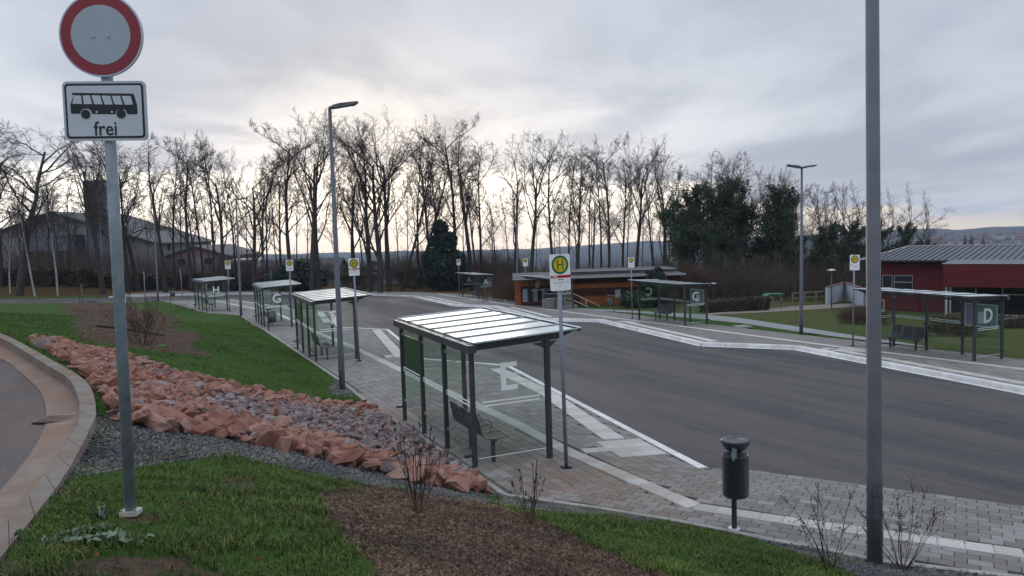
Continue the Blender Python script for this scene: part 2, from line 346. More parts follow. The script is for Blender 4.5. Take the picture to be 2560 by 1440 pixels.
def terrain_mat():
    m, nt, b = mk('lawn_and_soil'); n = NB(nt); v = n.pos()
    big = n.rng(n.noise(v, .35, 4, .6), .3, .7); fine = n.rng(n.noise(v, 9, 6, .7), .3, .72); fine2 = n.rng(n.noise(v, 60, 3, .7), .3, .7)
    g = n.mix(big, (.036, .084, .016), (.058, .120, .024)); g = n.mix(n.m('MULTIPLY', fine, .55), g, (.022, .040, .010)); g = n.mix(n.m('MULTIPLY', fine2, .35), g, (.060, .105, .025))
    olive = n.mix(fine, (.060, .078, .026), (.090, .100, .036)); g = n.mix(n.attr('olive'), g, olive)
    s = n.mix(fine, (.052, .036, .027), (.125, .088, .066)); s = n.mix(n.rng(n.vor(v, 28), .0, .35), (.018, .011, .008), s)
    s = n.mix(n.rng(n.noise(v, 45, 2, .5), .66, .72), s, (.19, .14, .10))
    gr = n.mix(n.vor(v, 38, 'F1', 'Color'), (.05, .057, .065), (.15, .165, .18)); gr = n.mix(n.rng(n.vor(v, 38), .25, .6), gr, (.02, .022, .026))
    lit = n.mix(n.vor(v, 9, 'F1', 'Color'), (.05, .030, .015), (.16, .075, .03)); lit = n.mix(n.rng(n.noise(v, 2, 3), .4, .6), lit, (.045, .045, .016))
    edge = n.rng(n.noise(v, 5, 4, .7), .25, .75, -.35, .35)
    def msk(a): return n.rng(n.m('ADD', n.attr(a), edge), .40, .60)
    col = n.mix(msk('soil'), g, s); col = n.mix(msk('gravel'), col, gr); col = n.mix(msk('litter'), col, lit)
    nt.links.new(col, b.inputs['Base Color']); b.inputs['Roughness'].default_value = 1; b.inputs['Specular IOR Level'].default_value = .08
    h = n.m('ADD', n.noise(v, 14, 5, .7), n.m('MULTIPLY', n.noise(v, 70, 3, .6), .5)); nt.links.new(n.bump(h, .9, .06), b.inputs['Normal'])
    return m
def asphalt_mat(name, c0, c1, dirt=None):
    m, nt, b = mk(name); n = NB(nt); v = n.pos(); w = n.mapping(n.mapping(v, (1, 1, 1), (0, 0, math.radians(-24))), (.62, .060, 1))
    f = n.rng(n.noise(w, .9, 6, .62, .4), .43, .57); f2 = n.rng(n.noise(w, 2.6, 4, .6), .45, .62)
    col = n.mix(f, c0, c1); col = n.mix(n.m('MULTIPLY', f2, .55), col, tuple(k*.58 for k in c0)); col = n.mix(n.m('MULTIPLY', n.rng(n.noise(v, .55, 5, .65), .4, .7), .25), col, tuple(k*1.25 for k in c1))
    col = n.mix(n.m('MULTIPLY', n.rng(n.noise(v, 45, 3, .8), .50, .72), .45), col, tuple(k*2.1 for k in c1))
    col = n.mix(n.rng(n.noise(v, 16, 2, .3), .735, .75), col, (.20, .19, .17))
    if dirt: col = n.mix(n.m('MULTIPLY', n.rng(n.noise(v, .8, 5, .6), .38, .66), .75), col, dirt)
    nt.links.new(col, b.inputs['Base Color'])
    nt.links.new(n.rng(n.m('ADD', f, f2), 0, 2, .82, .60), b.inputs['Roughness']); b.inputs['Specular IOR Level'].default_value = .35
    nt.links.new(n.bump(n.noise(v, 160, 2, .7), .35, .008), b.inputs['Normal']); return m
asphalt = asphalt_mat('asphalt', (.030, .032, .039), (.062, .057, .054))
asphaltL = asphalt_mat('old_asphalt', (.050, .050, .054), (.070, .064, .062), (.12, .062, .042))
def paver_mat(name, cols, stain=True, joined=True, dirtc=(.19, .105, .065)):
    m, nt, b = mk(name); n = NB(nt); v = n.pos()
    tone = n.attr('tone') if joined else n.orand()
    col = n.mix(n.rng(tone, 0, .5), cols[0], cols[1]); col = n.mix(n.rng(tone, .5, 1), col, cols[2])
    col = n.mix(n.m('MULTIPLY', n.rng(n.noise(v, 18, 4, .7), .35, .7), .30), col, tuple(k*.6 for k in cols[0]))
    if stain:
        at_ = n.N('ShaderNodeVectorMath'); at_.operation = 'DISTANCE'; n.L(v, at_.inputs[0]); at_.inputs[1].default_value = tuple(gp(1450, 1215))
        a2 = n.N('ShaderNodeVectorMath'); a2.operation = 'DISTANCE'; n.L(v, a2.inputs[0]); a2.inputs[1].default_value = tuple(gp(1000, 1040))
        k = n.m('MAXIMUM', n.rng(at_.outputs['Value'], .3, 2.6, 1, 0), n.rng(a2.outputs['Value'], .2, 1.5, 1, 0))
        k = n.m('MULTIPLY', k, n.rng(n.noise(v, 1.6, 5, .65), .35, .62)); col = n.mix(n.m('MULTIPLY', k, .8), col, dirtc)
    big = n.rng(n.noise(v, .45, 4, .6), .35, .65); col = n.mix(n.m('MULTIPLY', big, .30), col, tuple(kk*.70 for kk in cols[1]))
    nt.links.new(col, b.inputs['Base Color']); b.inputs['Roughness'].default_value = .8; b.inputs['Specular IOR Level'].default_value = .3
    nt.links.new(n.bump(n.noise(v, 90, 3, .6), .25, .006), b.inputs['Normal']); return m
PVC = ((.145, .136, .122), (.205, .198, .184), (.270, .268, .262))
pavJ = paver_mat('paver_concrete', PVC); pavS = paver_mat('paver_concrete_single', PVC, True, False)
tacJ = paver_mat('tactile_concrete', ((.50, .49, .46), (.57, .56, .53), (.64, .63, .61)), True, True, (.33, .25, .19)); tacS = paver_mat('tactile_concrete_single', ((.50, .49, .46), (.57, .56, .53), (.64, .63, .61)), True, False, (.33, .25, .19))
bed = simple('joint_sand', (.115, .108, .098), .95, 0, .3, 8)
def rock_mat(name, cs, joined):
    m, nt, b = mk(name); n = NB(nt); v = n.pos(); t = n.attr('tone') if joined else n.orand()
    col = n.mix(n.rng(t, 0, .5), cs[0], cs[1]); col = n.mix(n.rng(t, .5, 1), col, cs[2])
    col = n.mix(n.m('MULTIPLY', n.rng(n.noise(v, 9, 6, .65), .35, .7), .5), col, tuple(k*.55 for k in cs[1]))
    col = n.mix(n.m('MULTIPLY', n.rng(n.noise(v, 3, 3, .6), .55, .7), .35), col, (.24, .20, .18))
    nt.links.new(col, b.inputs['Base Color']); b.inputs['Roughness'].default_value = .92; b.inputs['Specular IOR Level'].default_value = .2
    nt.links.new(n.bump(n.noise(v, 20, 6, .7), .8, .03), b.inputs['Normal']); return m
REDC = ((.25, .115, .085), (.33, .160, .120), (.34, .215, .180)); PURC = ((.17, .125, .127), (.24, .185, .185), (.34, .29, .285))
rockR = {0: rock_mat('red_sandstone', REDC, False), 1: rock_mat('red_sandstone_rubble', REDC, True)}
rockP = {0: rock_mat('purple_stone', PURC, False), 1: rock_mat('purple_stone_rubble', PURC, True)}
def tone_mat(name, a, b_, rough=.8, c=None):
    m, nt, b = mk(name); n = NB(nt); col = n.mix(n.rng(n.attr('tone'), 0, .6 if c else 1), a, b_)
    if c: col = n.mix(n.rng(n.attr('tone'), .66, .95), col, c)
    nt.links.new(col, b.inputs['Base Color']); nt.links.new(n.mix(n.rng(n.noise(n.pos(), 1.1, 4, .6), .35, .66), n.mix(1.0, col, (.62, .60, .66), 'MULTIPLY'), n.mix(1.0, col, (1.25, 1.2, 1.0), 'MULTIPLY')), b.inputs['Base Color'])
    b.inputs['Roughness'].default_value = rough; b.inputs['Specular IOR Level'].default_value = .2; return m
blade = tone_mat('grass_blade', (.028, .058, .011), (.088, .140, .030), .75, (.21, .19, .085))
lawnblade = tone_mat('lawn_blade', (.040, .090, .015), (.080, .150, .028), .8, (.13, .16, .05))
chip = tone_mat('gravel_chip', (.052, .056, .060), (.185, .193, .198), .85)
mulch = tone_mat('soil_crumb', (.038, .026, .019), (.118, .080, .060), .95, (.19, .145, .115))
clod = mulch
def hill_mat():
    m, nt, b = mk('wooded_hill'); n = NB(nt); v = n.pos()
    col = n.mix(n.rng(n.noise(v, .02, 6, .7), .35, .65), (.030, .045, .045), (.060, .062, .060)); nt.links.new(col, b.inputs['Base Color'])
    b.inputs['Roughness'].default_value = 1; b.inputs['Specular IOR Level'].default_value = 0; return m
hillm = hill_mat()
def concr_gutter():
    m, nt, b = mk('gutter_concrete'); n = NB(nt); v = n.pos()
    col = n.mix(n.rng(n.noise(v, 6, 5, .6), .3, .7), (.15, .125, .105), (.23, .195, .165)); col = n.mix(n.m('MULTIPLY', n.rng(n.noise(v, .9, 5, .6), .33, .58), .75), col, (.17, .085, .05))
    nt.links.new(col, b.inputs['Base Color']); b.inputs['Roughness'].default_value = .85; nt.links.new(n.bump(n.noise(v, 40, 4), .3, .01), b.inputs['Normal']); return m
gutterm = concr_gutter()
def kerb_dirty():
    m, nt, b = mk('road_kerb_concrete'); n = NB(nt); v = n.pos()
    col = n.mix(n.rng(n.noise(v, 5, 5, .65), .3, .7), (.13, .115, .10), (.22, .20, .175)); col = n.mix(n.rng(n.orand(), 0, 1, 0, .5), col, (.17, .155, .14)); col = n.mix(n.m('MULTIPLY', n.rng(n.noise(v, .8, 5, .65), .42, .60), .7), col, (.15, .085, .055))
    nt.links.new(col, b.inputs['Base Color']); b.inputs['Roughness'].default_value = .9; nt.links.new(n.bump(n.noise(v, 40, 4), .4, .01), b.inputs['Normal']); return m
roadkerb = kerb_dirty()

# ------------------------------------------------------------------ object helpers
def tag(o, label=None, cat=None, group=None, kind=None):
    if label: o['label'] = label
    if cat: o['category'] = cat
    if group: o['group'] = group
    if kind: o['kind'] = kind
    return o
def empty(name, loc=(0, 0, 0), rz=0.0, label=None, cat=None, group=None):
    o = bpy.data.objects.new(name, None); COL.objects.link(o); o.location = tuple(float(v) for v in loc); o.rotation_euler = (0, 0, rz); o.empty_display_size = .1
    return tag(o, label, cat, group)
def link(name, me, mat_=None, parent=None, loc=None, rz=None):
    o = bpy.data.objects.new(name, me); COL.objects.link(o)
    if mat_ and len(me.materials) == 0: me.materials.append(mat_)
    if parent: o.parent = parent
    if loc is not None: o.location = tuple(float(v) for v in loc)
    if rz is not None: o.rotation_euler[2] = rz
    return o
def copy_tree(o, parent=None):
    c = o.copy(); COL.objects.link(c); c.parent = parent
    for ch in list(o.children): copy_tree(ch, c)
    return c
def np_mesh(name, V, faces_flat, loop_starts, tone=None, smooth=False):
    me = bpy.data.meshes.new(name); V = np.asarray(V, np.float32); n = len(V)
    me.vertices.add(n); me.vertices.foreach_set('co', V.ravel())
    fl = np.asarray(faces_flat, np.int32); me.loops.add(len(fl)); me.loops.foreach_set('vertex_index', fl)
    ls = np.asarray(loop_starts, np.int32); me.polygons.add(len(ls)); me.polygons.foreach_set('loop_start', ls)
    me.polygons.foreach_set('use_smooth', np.full(len(ls), smooth, bool))
    me.update(calc_edges=True)
    if tone is not None:
        a = me.attributes.new('tone', 'FLOAT', 'FACE'); a.data.foreach_set('value', np.asarray(tone, np.float32))
    return me
class MB:
    def __init__(s): s.v = []; s.f = []; s.sm = []
    def quad(s, *pts, smooth=False): i = len(s.v); s.v += [tuple(p) for p in pts]; s.f.append(tuple(range(i, i+len(pts)))); s.sm.append(smooth)
    def box(s, c, size, rz=0.0, M=None):
        hx, hy, hz = size[0]/2, size[1]/2, size[2]/2; i = len(s.v)
        R = M if M is not None else Matrix.Rotation(rz, 3, 'Z')
        for dz in (-hz, hz):
            for dx, dy in ((-hx, -hy), (hx, -hy), (hx, hy), (-hx, hy)):
                q = R @ Vector((dx, dy, dz)); s.v.append((c[0]+q.x, c[1]+q.y, c[2]+q.z))
        for f in ((3, 2, 1, 0), (4, 5, 6, 7), (0, 1, 5, 4), (1, 2, 6, 5), (2, 3, 7, 6), (3, 0, 4, 7)): s.f.append(tuple(i+k for k in f)); s.sm.append(False)
        return s
    def bar(s, a, b, w, h=None):
        a = Vector(a); b = Vector(b); d = b-a; q = d.to_track_quat('X', 'Z').to_matrix(); return s.box((a+b)/2, (d.length, w, h or w), M=q)
    def tube(s, pts, r, n=8, cap=True, smooth=True):
        pts = [Vector(p) for p in pts]; rs = r if isinstance(r, (list, tuple)) else [r]*len(pts); base = len(s.v); up = None
        for k, p in enumerate(pts):
            d = (pts[min(k+1, len(pts)-1)]-pts[max(k-1, 0)]).normalized()
            if up is None: up = Vector((0, 0, 1)) if abs(d.z) < .9 else Vector((0, 1, 0))
            a = d.cross(up).normalized(); b = d.cross(a).normalized(); up = -b if False else up
            for j in range(n):
                t = 2*math.pi*j/n; q = p+(a*math.cos(t)+b*math.sin(t))*rs[k]; s.v.append(tuple(q))
        for k in range(len(pts)-1):
            for j in range(n):
                a0 = base+k*n+j; a1 = base+k*n+(j+1) % n; s.f.append((a0, a1, a1+n, a0+n)); s.sm.append(smooth)
        if cap:
            s.f.append(tuple(base+j for j in range(n))[::-1]); s.sm.append(False); s.f.append(tuple(base+(len(pts)-1)*n+j for j in range(n))); s.sm.append(False)
        return s
    def lathe(s, prof, c=(0, 0, 0), n=24, smooth=True):
        base = len(s.v)
        for r, z in prof:
            for j in range(n): t = 2*math.pi*j/n; s.v.append((c[0]+r*math.cos(t), c[1]+r*math.sin(t), c[2]+z))
        for k in range(len(prof)-1):
            for j in range(n):
                a0 = base+k*n+j; a1 = base+k*n+(j+1) % n; s.f.append((a0, a1, a1+n, a0+n)); s.sm.append(smooth)
        return s
    def prism(s, poly, z0, z1):
        i = len(s.v); n = len(poly); s.v += [(p[0], p[1], z0) for p in poly]+[(p[0], p[1], z1) for p in poly]
        s.f.append(tuple(i+k for k in range(n))[::-1]); s.sm.append(False); s.f.append(tuple(i+n+k for k in range(n))); s.sm.append(False)
        for k in range(n): s.f.append((i+k, i+(k+1) % n, i+n+(k+1) % n, i+n+k)); s.sm.append(False)
        return s
    def mesh(s, name):
        me = bpy.data.meshes.new(name); me.from_pydata(s.v, [], s.f); me.polygons.foreach_set('use_smooth', s.sm); me.update(); return me
    def build(s, name, mat_, parent=None, loc=None, rz=None): return link(name, s.mesh(name), mat_, parent, loc, rz)
def plate_xz(mb, poly, y0, y1):
    """extrude an outline drawn in x,z along y"""
    i = len(mb.v); n = len(poly); mb.v += [(p[0], y0, p[1]) for p in poly]+[(p[0], y1, p[1]) for p in poly]
    mb.f.append(tuple(i+k for k in range(n))); mb.sm.append(False); mb.f.append(tuple(i+n+k for k in range(n))[::-1]); mb.sm.append(False)
    for k in range(n): mb.f.append((i+k, i+n+k, i+n+(k+1) % n, i+(k+1) % n)); mb.sm.append(False)
def circ(cx, cz, r, n=40): return [(cx+r*math.cos(2*math.pi*k/n), cz+r*math.sin(2*math.pi*k/n)) for k in range(n)]
def rrect(x0, z0, x1, z1, r, n=5):
    o = []
    for cx, cz, a in ((x1-r, z1-r, 0), (x0+r, z1-r, 90), (x0+r, z0+r, 180), (x1-r, z0+r, 270)):
        for k in range(n+1): t = math.radians(a+90*k/n); o.append((cx+r*math.cos(t), cz+r*math.sin(t)))
    return o
def text_mesh(txt, size, depth=.002, bold=0.0):
    cu = bpy.data.curves.new('lettering', 'FONT'); cu.body = txt; cu.size = size; cu.align_x = 'CENTER'; cu.align_y = 'CENTER'; cu.extrude = depth/2; cu.offset = bold; cu.resolution_u = 3
    o = bpy.data.objects.new('lettering_source', cu); COL.objects.link(o)
    dg = bpy.context.evaluated_depsgraph_get(); dg.update(); me = bpy.data.meshes.new_from_object(o.evaluated_get(dg)); COL.objects.unlink(o); bpy.data.objects.remove(o)
    me.materials.clear(); return me

# ------------------------------------------------------------------ ground
tm = terrain_mat()
def grid_mesh(name, xs, ys):
    X, Y = np.meshgrid(xs, ys); Z = zt(X, Y); nx, ny = len(xs), len(ys); V = np.stack([X.ravel(), Y.ravel(), Z.ravel()], 1)
    i = np.arange(nx-1)[None, :]+np.arange(ny-1)[:, None]*nx; Fc = np.stack([i, i+1, i+1+nx, i+nx], -1).reshape(-1, 4)
    me = np_mesh(name, V, Fc.ravel(), np.arange(len(Fc))*4, smooth=True); x, y = V[:, 0], V[:, 1]
    def amask(attr, polys, w=.12):
        a = np.zeros(len(x))
        for p in polys:
            c = np.array(p); bb = (x > c[:, 0].min()-1) & (x < c[:, 0].max()+1) & (y > c[:, 1].min()-1) & (y < c[:, 1].max()+1); k = np.where(bb)[0]
            if len(k) == 0: continue
            s = np.where(pip(x[k], y[k], p), 1, -1)*pdist(x[k], y[k], p, True); a[k] = np.maximum(a[k], np.clip(.5+s/(2*w), 0, 1))
        A = me.attributes.new(attr, 'FLOAT', 'POINT'); A.data.foreach_set('value', a.astype(np.float32))
    return me, amask, x, y
def axis(segs):
    o = [segs[0][0]]
    for a, b, st in segs: o += list(np.arange(a+st, b+1e-6, st))
    return np.array(sorted(set(np.round(o, 4))))
xs = axis([(-700, -150, 50), (-150, -60, 6), (-60, -14, 1.2), (-14, 8, .11), (8, 60, 1.5), (60, 150, 6), (150, 700, 50)])
ys = axis([(-40, 0, 4), (0, 3, .5), (3, 20, .11), (20, 40, .35), (40, 100, 1.2), (100, 160, 5), (160, 500, 34)])
me, amask, vx, vy = grid_mesh('ground', xs, ys)
amask('soil', [SOIL, SOIL2]+BARE, .16); amask('gravel', [GRAV, GRAV2, GRAV3, GRAV4], .10)
leafz = G2([(-400, 752), (0, 742), (270, 740), (340, 735), (200, 728), (0, 716), (-400, 720)]); woods = G2([(272, 735), (600, 726), (1141, 733), (1306, 756), (1240, 690), (600, 680), (-200, 690), (-300, 730)])
amask('litter', [leafz, woods], .8)
oz = G2([(1540, 774), (1767, 786), (2300, 862), (2700, 930), (2900, 700), (1540, 700)]); amask('olive', [oz], 1.2)
g = link('ground', me, tm); tag(g, kind='structure')

# far slopes and valley
def hills():
    tops = [(-900, 640), (0, 648), (700, 646), (1280, 648), (1333, 646), (1445, 634), (1591, 614), (1900, 600), (2150, 584), (2300, 572), (2345, 574.5), (2400, 574), (2460, 569), (2560, 565), (2800, 562), (3300, 566)]
    th = []; sl = []
    for p in tops: d = ray(*p); th.append(math.atan2(d[0], d[1])); sl.append(d[2]/math.hypot(d[0], d[1]))
    A = np.linspace(-1.25, 1.25, 700); S = np.interp(A, th, sl); nz = np.zeros(len(A))
    for k in range(9): nz += RNG.normal()*0+np.sin(A*(30*1.7**k)+k*7.3)*(1.0/1.45**k)
    R = np.array([330, 430, 650, 900, 1200, 1500, 1800, 2100, 2400, 2600, 2800, 3200]); hf = np.array([-34, -21, -36, -52, -57, -57, 0, 0, 0, 0, 0, 0.]); V = []
    for i, r in enumerate(R):
        top = S*2600+CAMZ+nz*1.3
        if r <= 1500: z = np.full(len(A), hf[i])
        else:
            k = {1800: .45, 2100: .72, 2400: .93, 2600: 1.0, 2800: .93, 3200: .5}[int(r)]; z = -57+(top+57)*k+nz*1.5*np.sin(A*90+r)
        V.append(np.stack([np.sin(A)*r, np.cos(A)*r, z], 1))
    V = np.concatenate(V); n = len(A); i = np.arange(n-1)[None, :]+np.arange(len(R)-1)[:, None]*n; Fc = np.stack([i, i+1, i+1+n, i+n], -1).reshape(-1, 4)
    tag(link('hills', np_mesh('hills', V, Fc.ravel(), np.arange(len(Fc))*4, smooth=True), hillm), kind='structure')
hills()

# bus loop asphalt, a sheet under the raised platforms
def sheet(name, poly, zf, mat_, step, grow=.25, kind='structure'):
    c = np.array(poly); xs = np.arange(c[:, 0].min()-1, c[:, 0].max()+1, step); ys = np.arange(c[:, 1].min()-1, c[:, 1].max()+1, step)
    X, Y = np.meshgrid(xs, ys); cx = (X[:-1, :-1]+step/2).ravel(); cy = (Y[:-1, :-1]+step/2).ravel()
    ok = pip(cx, cy, poly) | (pdist(cx, cy, poly, True) < grow); nx = len(xs)
    i = (np.arange(nx-1)[None, :]+np.arange(len(ys)-1)[:, None]*nx).ravel()[ok]; Fc = np.stack([i, i+1, i+1+nx, i+nx], -1); u, inv = np.unique(Fc, return_inverse=True)
    V = np.stack([X.ravel()[u], Y.ravel()[u], zf(X.ravel()[u], Y.ravel()[u])], 1)
    o = link(name, np_mesh(name, V, inv.reshape(-1), np.arange(len(Fc))*4, smooth=True), mat_); tag(o, kind=kind); return o
def zasph(x, y):
    d = pdist(x, y, ASPH_RIGHT); return P(x, y) - (.022 + .13*sstep(.3, 3.2, d))
sheet('bus_loop_road', ASPH, zasph, asphalt, .5, .45)

# platforms: bedding slab, pavers one by one, tactile strips, kerb stones, edging
def slab(name, poly, off, thick, mat_, step=2.0):
    bm = bmesh.new(); vs = [bm.verts.new((p[0], p[1], P(p[0], p[1])+off)) for p in poly]; f = bm.faces.new(vs); bmesh.ops.triangulate(bm, faces=[f])
    vb = [bm.verts.new((p[0], p[1], P(p[0], p[1])+off-thick)) for p in poly]
    for i in range(len(poly)): j = (i+1) % len(poly); bm.faces.new((vs[i], vs[j], vb[j], vb[i]))
    bmesh.ops.recalc_face_normals(bm, faces=bm.faces); me = bpy.data.meshes.new(name); bm.to_mesh(me); bm.free(); o = link(name, me, mat_); tag(o, kind='structure'); return o
nearp = slab('platform_near', NEARPLAT, -.030, .32, bed); farp = slab('platform_far', FARPLAT, -.030, .32, bed)
S1 = G2([(2900, 1440), (2560, 1384), (2208, 1335), (1900, 1291), (1738, 1266), (1418, 1127), (1301, 1064), (1023, 934), (884, 868.5), (804, 835.6), (695, 784), (638, 772), (536, 751.5)])
S3 = G2([(2900, 972), (2560, 923), (2206, 880), (1960, 849), (1709.5, 816), (1526, 793.5), (1405, 778), (1299, 765), (1094, 735)])
def off_line(a, b, d):
    a = np.array(a); b = np.array(b); u = (b-a)/np.linalg.norm(b-a); n = np.array([-u[1], u[0]]); return [a+n*d, b+n*d]
S2 = [G2([(1536, 1097), (1500, 1073), (1370, 983), (1240, 921)]), G2([(1003, 893), (941, 824)]), G2([(818, 806), (800, 780)]),
      G2([(2090, 874), (2206, 895), (2560, 958), (2900, 1030)]), G2([(1545, 803), (1569, 805.6), (1785, 853)]), G2([(1276, 767), (1377, 792)]), G2([(1070, 741), (1158, 759.5)])]
FIELDS = [G2([(1497, 1104), (1597, 1097), (1668, 1134), (1558, 1141)]), G2([(1424, 1121), (1520, 1113), (1540, 1126), (1440, 1134)]), G2([(979, 886), (1010, 885), (1016, 894), (986, 895)]), G2([(925, 892), (979, 889), (985, 893), (935, 895)]),
          G2([(2040, 871), (2125, 870), (2165, 879), (2075, 879)]), G2([(1524, 802), (1568, 802), (1600, 806.5), (1560, 807)])]
def lay_strip(line, w=.30, L=.30):
    out = []; pts = [np.array(q) for q in line]
    for a, b in zip(pts[:-1], pts[1:]):
        d = b-a; n = max(1, int(round(np.linalg.norm(d)/L))); u = d/np.linalg.norm(d)
        for k in range(n): c = a+d*(k+.5)/n; out.append((c[0], c[1], math.atan2(u[1], u[0]), np.linalg.norm(d)/n, w))
    return out
def fill_field(poly, ang, s=.30):
    c = np.array(poly); R = np.array([[math.cos(ang), -math.sin(ang)], [math.sin(ang), math.cos(ang)]]); q = c@R; o = []
    for X in np.arange(q[:, 0].min()+s/2, q[:, 0].max(), s):
        for Y in np.arange(q[:, 1].min()+s/2, q[:, 1].max(), s):
            p = R@np.array([X, Y])
            if pip([p[0]], [p[1]], poly)[0]: o.append((p[0], p[1], ang, s, s))
    return o
UDIR = math.atan2(.912, -.41)
tact = lay_strip(S1); ttop = []
for s, w in zip(S2, (.45, .45, .45, .40, .40, .40, .40)): ttop += lay_strip(s, w)
tact_far = lay_strip(S3)
KDIR = math.atan2(*(KN[1]-KN[0])[::-1])
for i, f in enumerate(FIELDS): ttop += [q for q in fill_field(f, KDIR if i < 4 else UDIR) if min(float(pdist([q[0]], [q[1]], s_)[0]) for s_ in S2) > (.27 if i == 0 else .34) and float(pdist([q[0]], [q[1]], S1)[0]) > .28 and float(pdist([q[0]], [q[1]], S3)[0]) > .28]
def box_block(c, L, W, T, ang, tone, bevel=.006, ribs=0):
    """numpy boxes lying on the paved plane; returns verts, quads, tones"""
    n = len(c); ca, sa = np.cos(ang), np.sin(ang)
    def ring(hx, hy, top):
        o = []
        for sx, sy in ((-1, -1), (1, -1), (1, 1), (-1, 1)):
            X = c[:, 0]+ca*sx*hx-sa*sy*hy; Y = c[:, 1]+sa*sx*hx+ca*sy*hy; o.append(np.stack([X, Y, P(X, Y)+c[:, 2]+top], 1))
        return np.stack(o, 1)
    V = np.concatenate([ring(L/2-bevel, W/2-bevel, 0.0), ring(L/2, W/2, -bevel), ring(L/2, W/2, -T)], 1)
    q = [(0, 1, 2, 3)]
    for a in (0, 4):
        for j in range(4): q.append((a+(j+1) % 4, a+j, a+4+j, a+4+(j+1) % 4))
    q = np.array(q); Fq = (q[None]+np.arange(n)[:, None, None]*12).reshape(-1, 4)
    return V.reshape(-1, 3), Fq, np.repeat(tone, len(q))
def pavers(name, parent, poly, ang, L, W, maxd, excl, single, mat_j, mat_s, region=None, gap=.0035, drop=0.0):
    c = np.array(poly); R = np.array([[math.cos(ang), -math.sin(ang)], [math.sin(ang), math.cos(ang)]]); q = c@R
    nx = np.arange(q[:, 0].min(), q[:, 0].max()+L, L); ny = np.arange(q[:, 1].min(), q[:, 1].max()+W, W)
    X, Y = np.meshgrid(nx, ny); X = X+(np.arange(len(ny))[:, None] % 2)*L/2; pts = np.stack([X.ravel(), Y.ravel()], 1)@R.T
    x, y = pts[:, 0], pts[:, 1]; d = np.hypot(x, y); k = (d < maxd) & pip(x, y, poly)
    if region is not None: k &= region(x, y)
    x, y, d = x[k], y[k], d[k]
    k = pdist(x, y, poly, True) > min(L, W)*.45
    for e in excl:
        if e[0] == 'line': k &= pdist(x, y, e[1]) > e[2]
        else: k &= ~pip(x, y, e[1])
    x, y, d = x[k], y[k], d[k]; lp = [proj((a, b, P(a, b))) for a, b in zip(x, y)]; vis = np.array([-60 < p[0] < 2620 and p[1] < 1500 for p in lp]); x, y, d = x[vis], y[vis], d[vis]
    o = np.argsort(d); x, y, d = x[o], y[o], d[o]; ns = min(single, len(x))
    tone = np.clip(RNG.normal(.45, .21, len(x)), 0, 1); dz = RNG.normal(0, .0012, len(x))-drop
    if ns:
        V, Fq, t = box_block(np.array([[0., 0., 0.]]), L-gap*2, W-gap*2, .05, 0.0, np.array([.5])); V[:, 2] -= PA; V[:, 2] -= PB*V[:, 1]+PC*V[:, 0]
        V[:, 2] += (PB*math.cos(ang)-PC*math.sin(ang))*V[:, 1]+(PC*math.cos(ang)+PB*math.sin(ang))*V[:, 0]
        sm = np_mesh('paver', V, Fq.ravel(), np.arange(len(Fq))*4); sm.materials.append(mat_s)
        for i in range(ns):
            b = bpy.data.objects.new('paver', sm); COL.objects.link(b); b.parent = parent; b.location = (x[i], y[i], P(x[i], y[i])+dz[i]); b.rotation_euler[2] = ang
    V, Fq, t = box_block(np.stack([x[ns:], y[ns:], dz[ns:]], 1), L-gap*2, W-gap*2, .05, ang, tone[ns:])
    o = link(name, np_mesh(name, V, Fq.ravel(), np.arange(len(Fq))*4, t), mat_j, parent); tag(o, kind='stuff')
cc0 = KN[0]; tdiv = np.array(gp(1262, 1238)[:2])
def right_zone(x, y, m=0.0):  # south-east of the joint line
    a = tdiv; b = cc0; return ((b[0]-a[0])*(y-a[1])-(b[1]-a[1])*(x-a[0]))/math.hypot(b[0]-a[0], b[1]-a[1]) < -m
RDIR = math.atan2(*(ASPH_RIGHT[1]-ASPH_RIGHT[3])[::-1])
ex1 = [('line', S1, .155)]+[('line', s, w) for s, w in zip(S2, (.23, .23, .23, .2, .2, .2, .2))]+[('poly', f) for f in FIELDS]+[('line', KN, .17)]
pavers('paver_field', nearp, NEARPLAT, RDIR, .26, .17, 16, ex1, 200, pavJ, pavS, right_zone)
pavers('paver_field', nearp, NEARPLAT, UDIR, .26, .20, 60, ex1, 100, pavJ, pavS, lambda x, y: ~right_zone(x, y, .24), drop=.005)
ex3 = [('line', S3, .155)]+[('line', s, .21) for s in S2[3:]]+[('poly', f) for f in FIELDS[4:]]+[('line', KF, .17)]
pavers('paver_field', farp, FARPLAT, UDIR, .26, .20, 62, ex3, 300, pavJ, pavS)
# plain paving further off
for o_, poly in ((nearp, NEARPLAT), (farp, FARPLAT)):
    pass
def ground_cells(name, parent, poly, dmin, cell, mat_):
    c = np.array(poly); xs = np.arange(c[:, 0].min(), c[:, 0].max(), cell); ys = np.arange(c[:, 1].min(), c[:, 1].max(), cell); X, Y = np.meshgrid(xs, ys); x, y = X.ravel(), Y.ravel()
    k = pip(x, y, poly) & (np.hypot(x, y) > dmin) & (pdist(x, y, poly, True) > cell*.4); x, y = x[k], y[k]
    V, Fq, t = box_block(np.stack([x, y, np.full(len(x), -.004)], 1), cell, cell, .03, 0.0, np.clip(RNG.normal(.6, .14, len(x)), 0, 1), 0.001)
    tag(link(name, np_mesh(name, V, Fq.ravel(), np.arange(len(Fq))*4, t), mat_, parent), kind='stuff')
ground_cells('far_paving', farp, FARPLAT, 61, .45, pavJ); ground_cells('far_paving', nearp, NEARPLAT, 59, .45, pavJ)
def tactile_mesh(L, W):
    mb = MB(); n = 7; t = W/n; g_ = .004
    mb.box((0, 0, -.028), (L-2*g_, W-2*g_, .05))
    for k in range(n): mb.box((0, -W/2+t*(k+.5), 0.0), (L-2*g_-.01, t*.52, .010))
    return mb.mesh('tactile_slab')
tmesh = {}
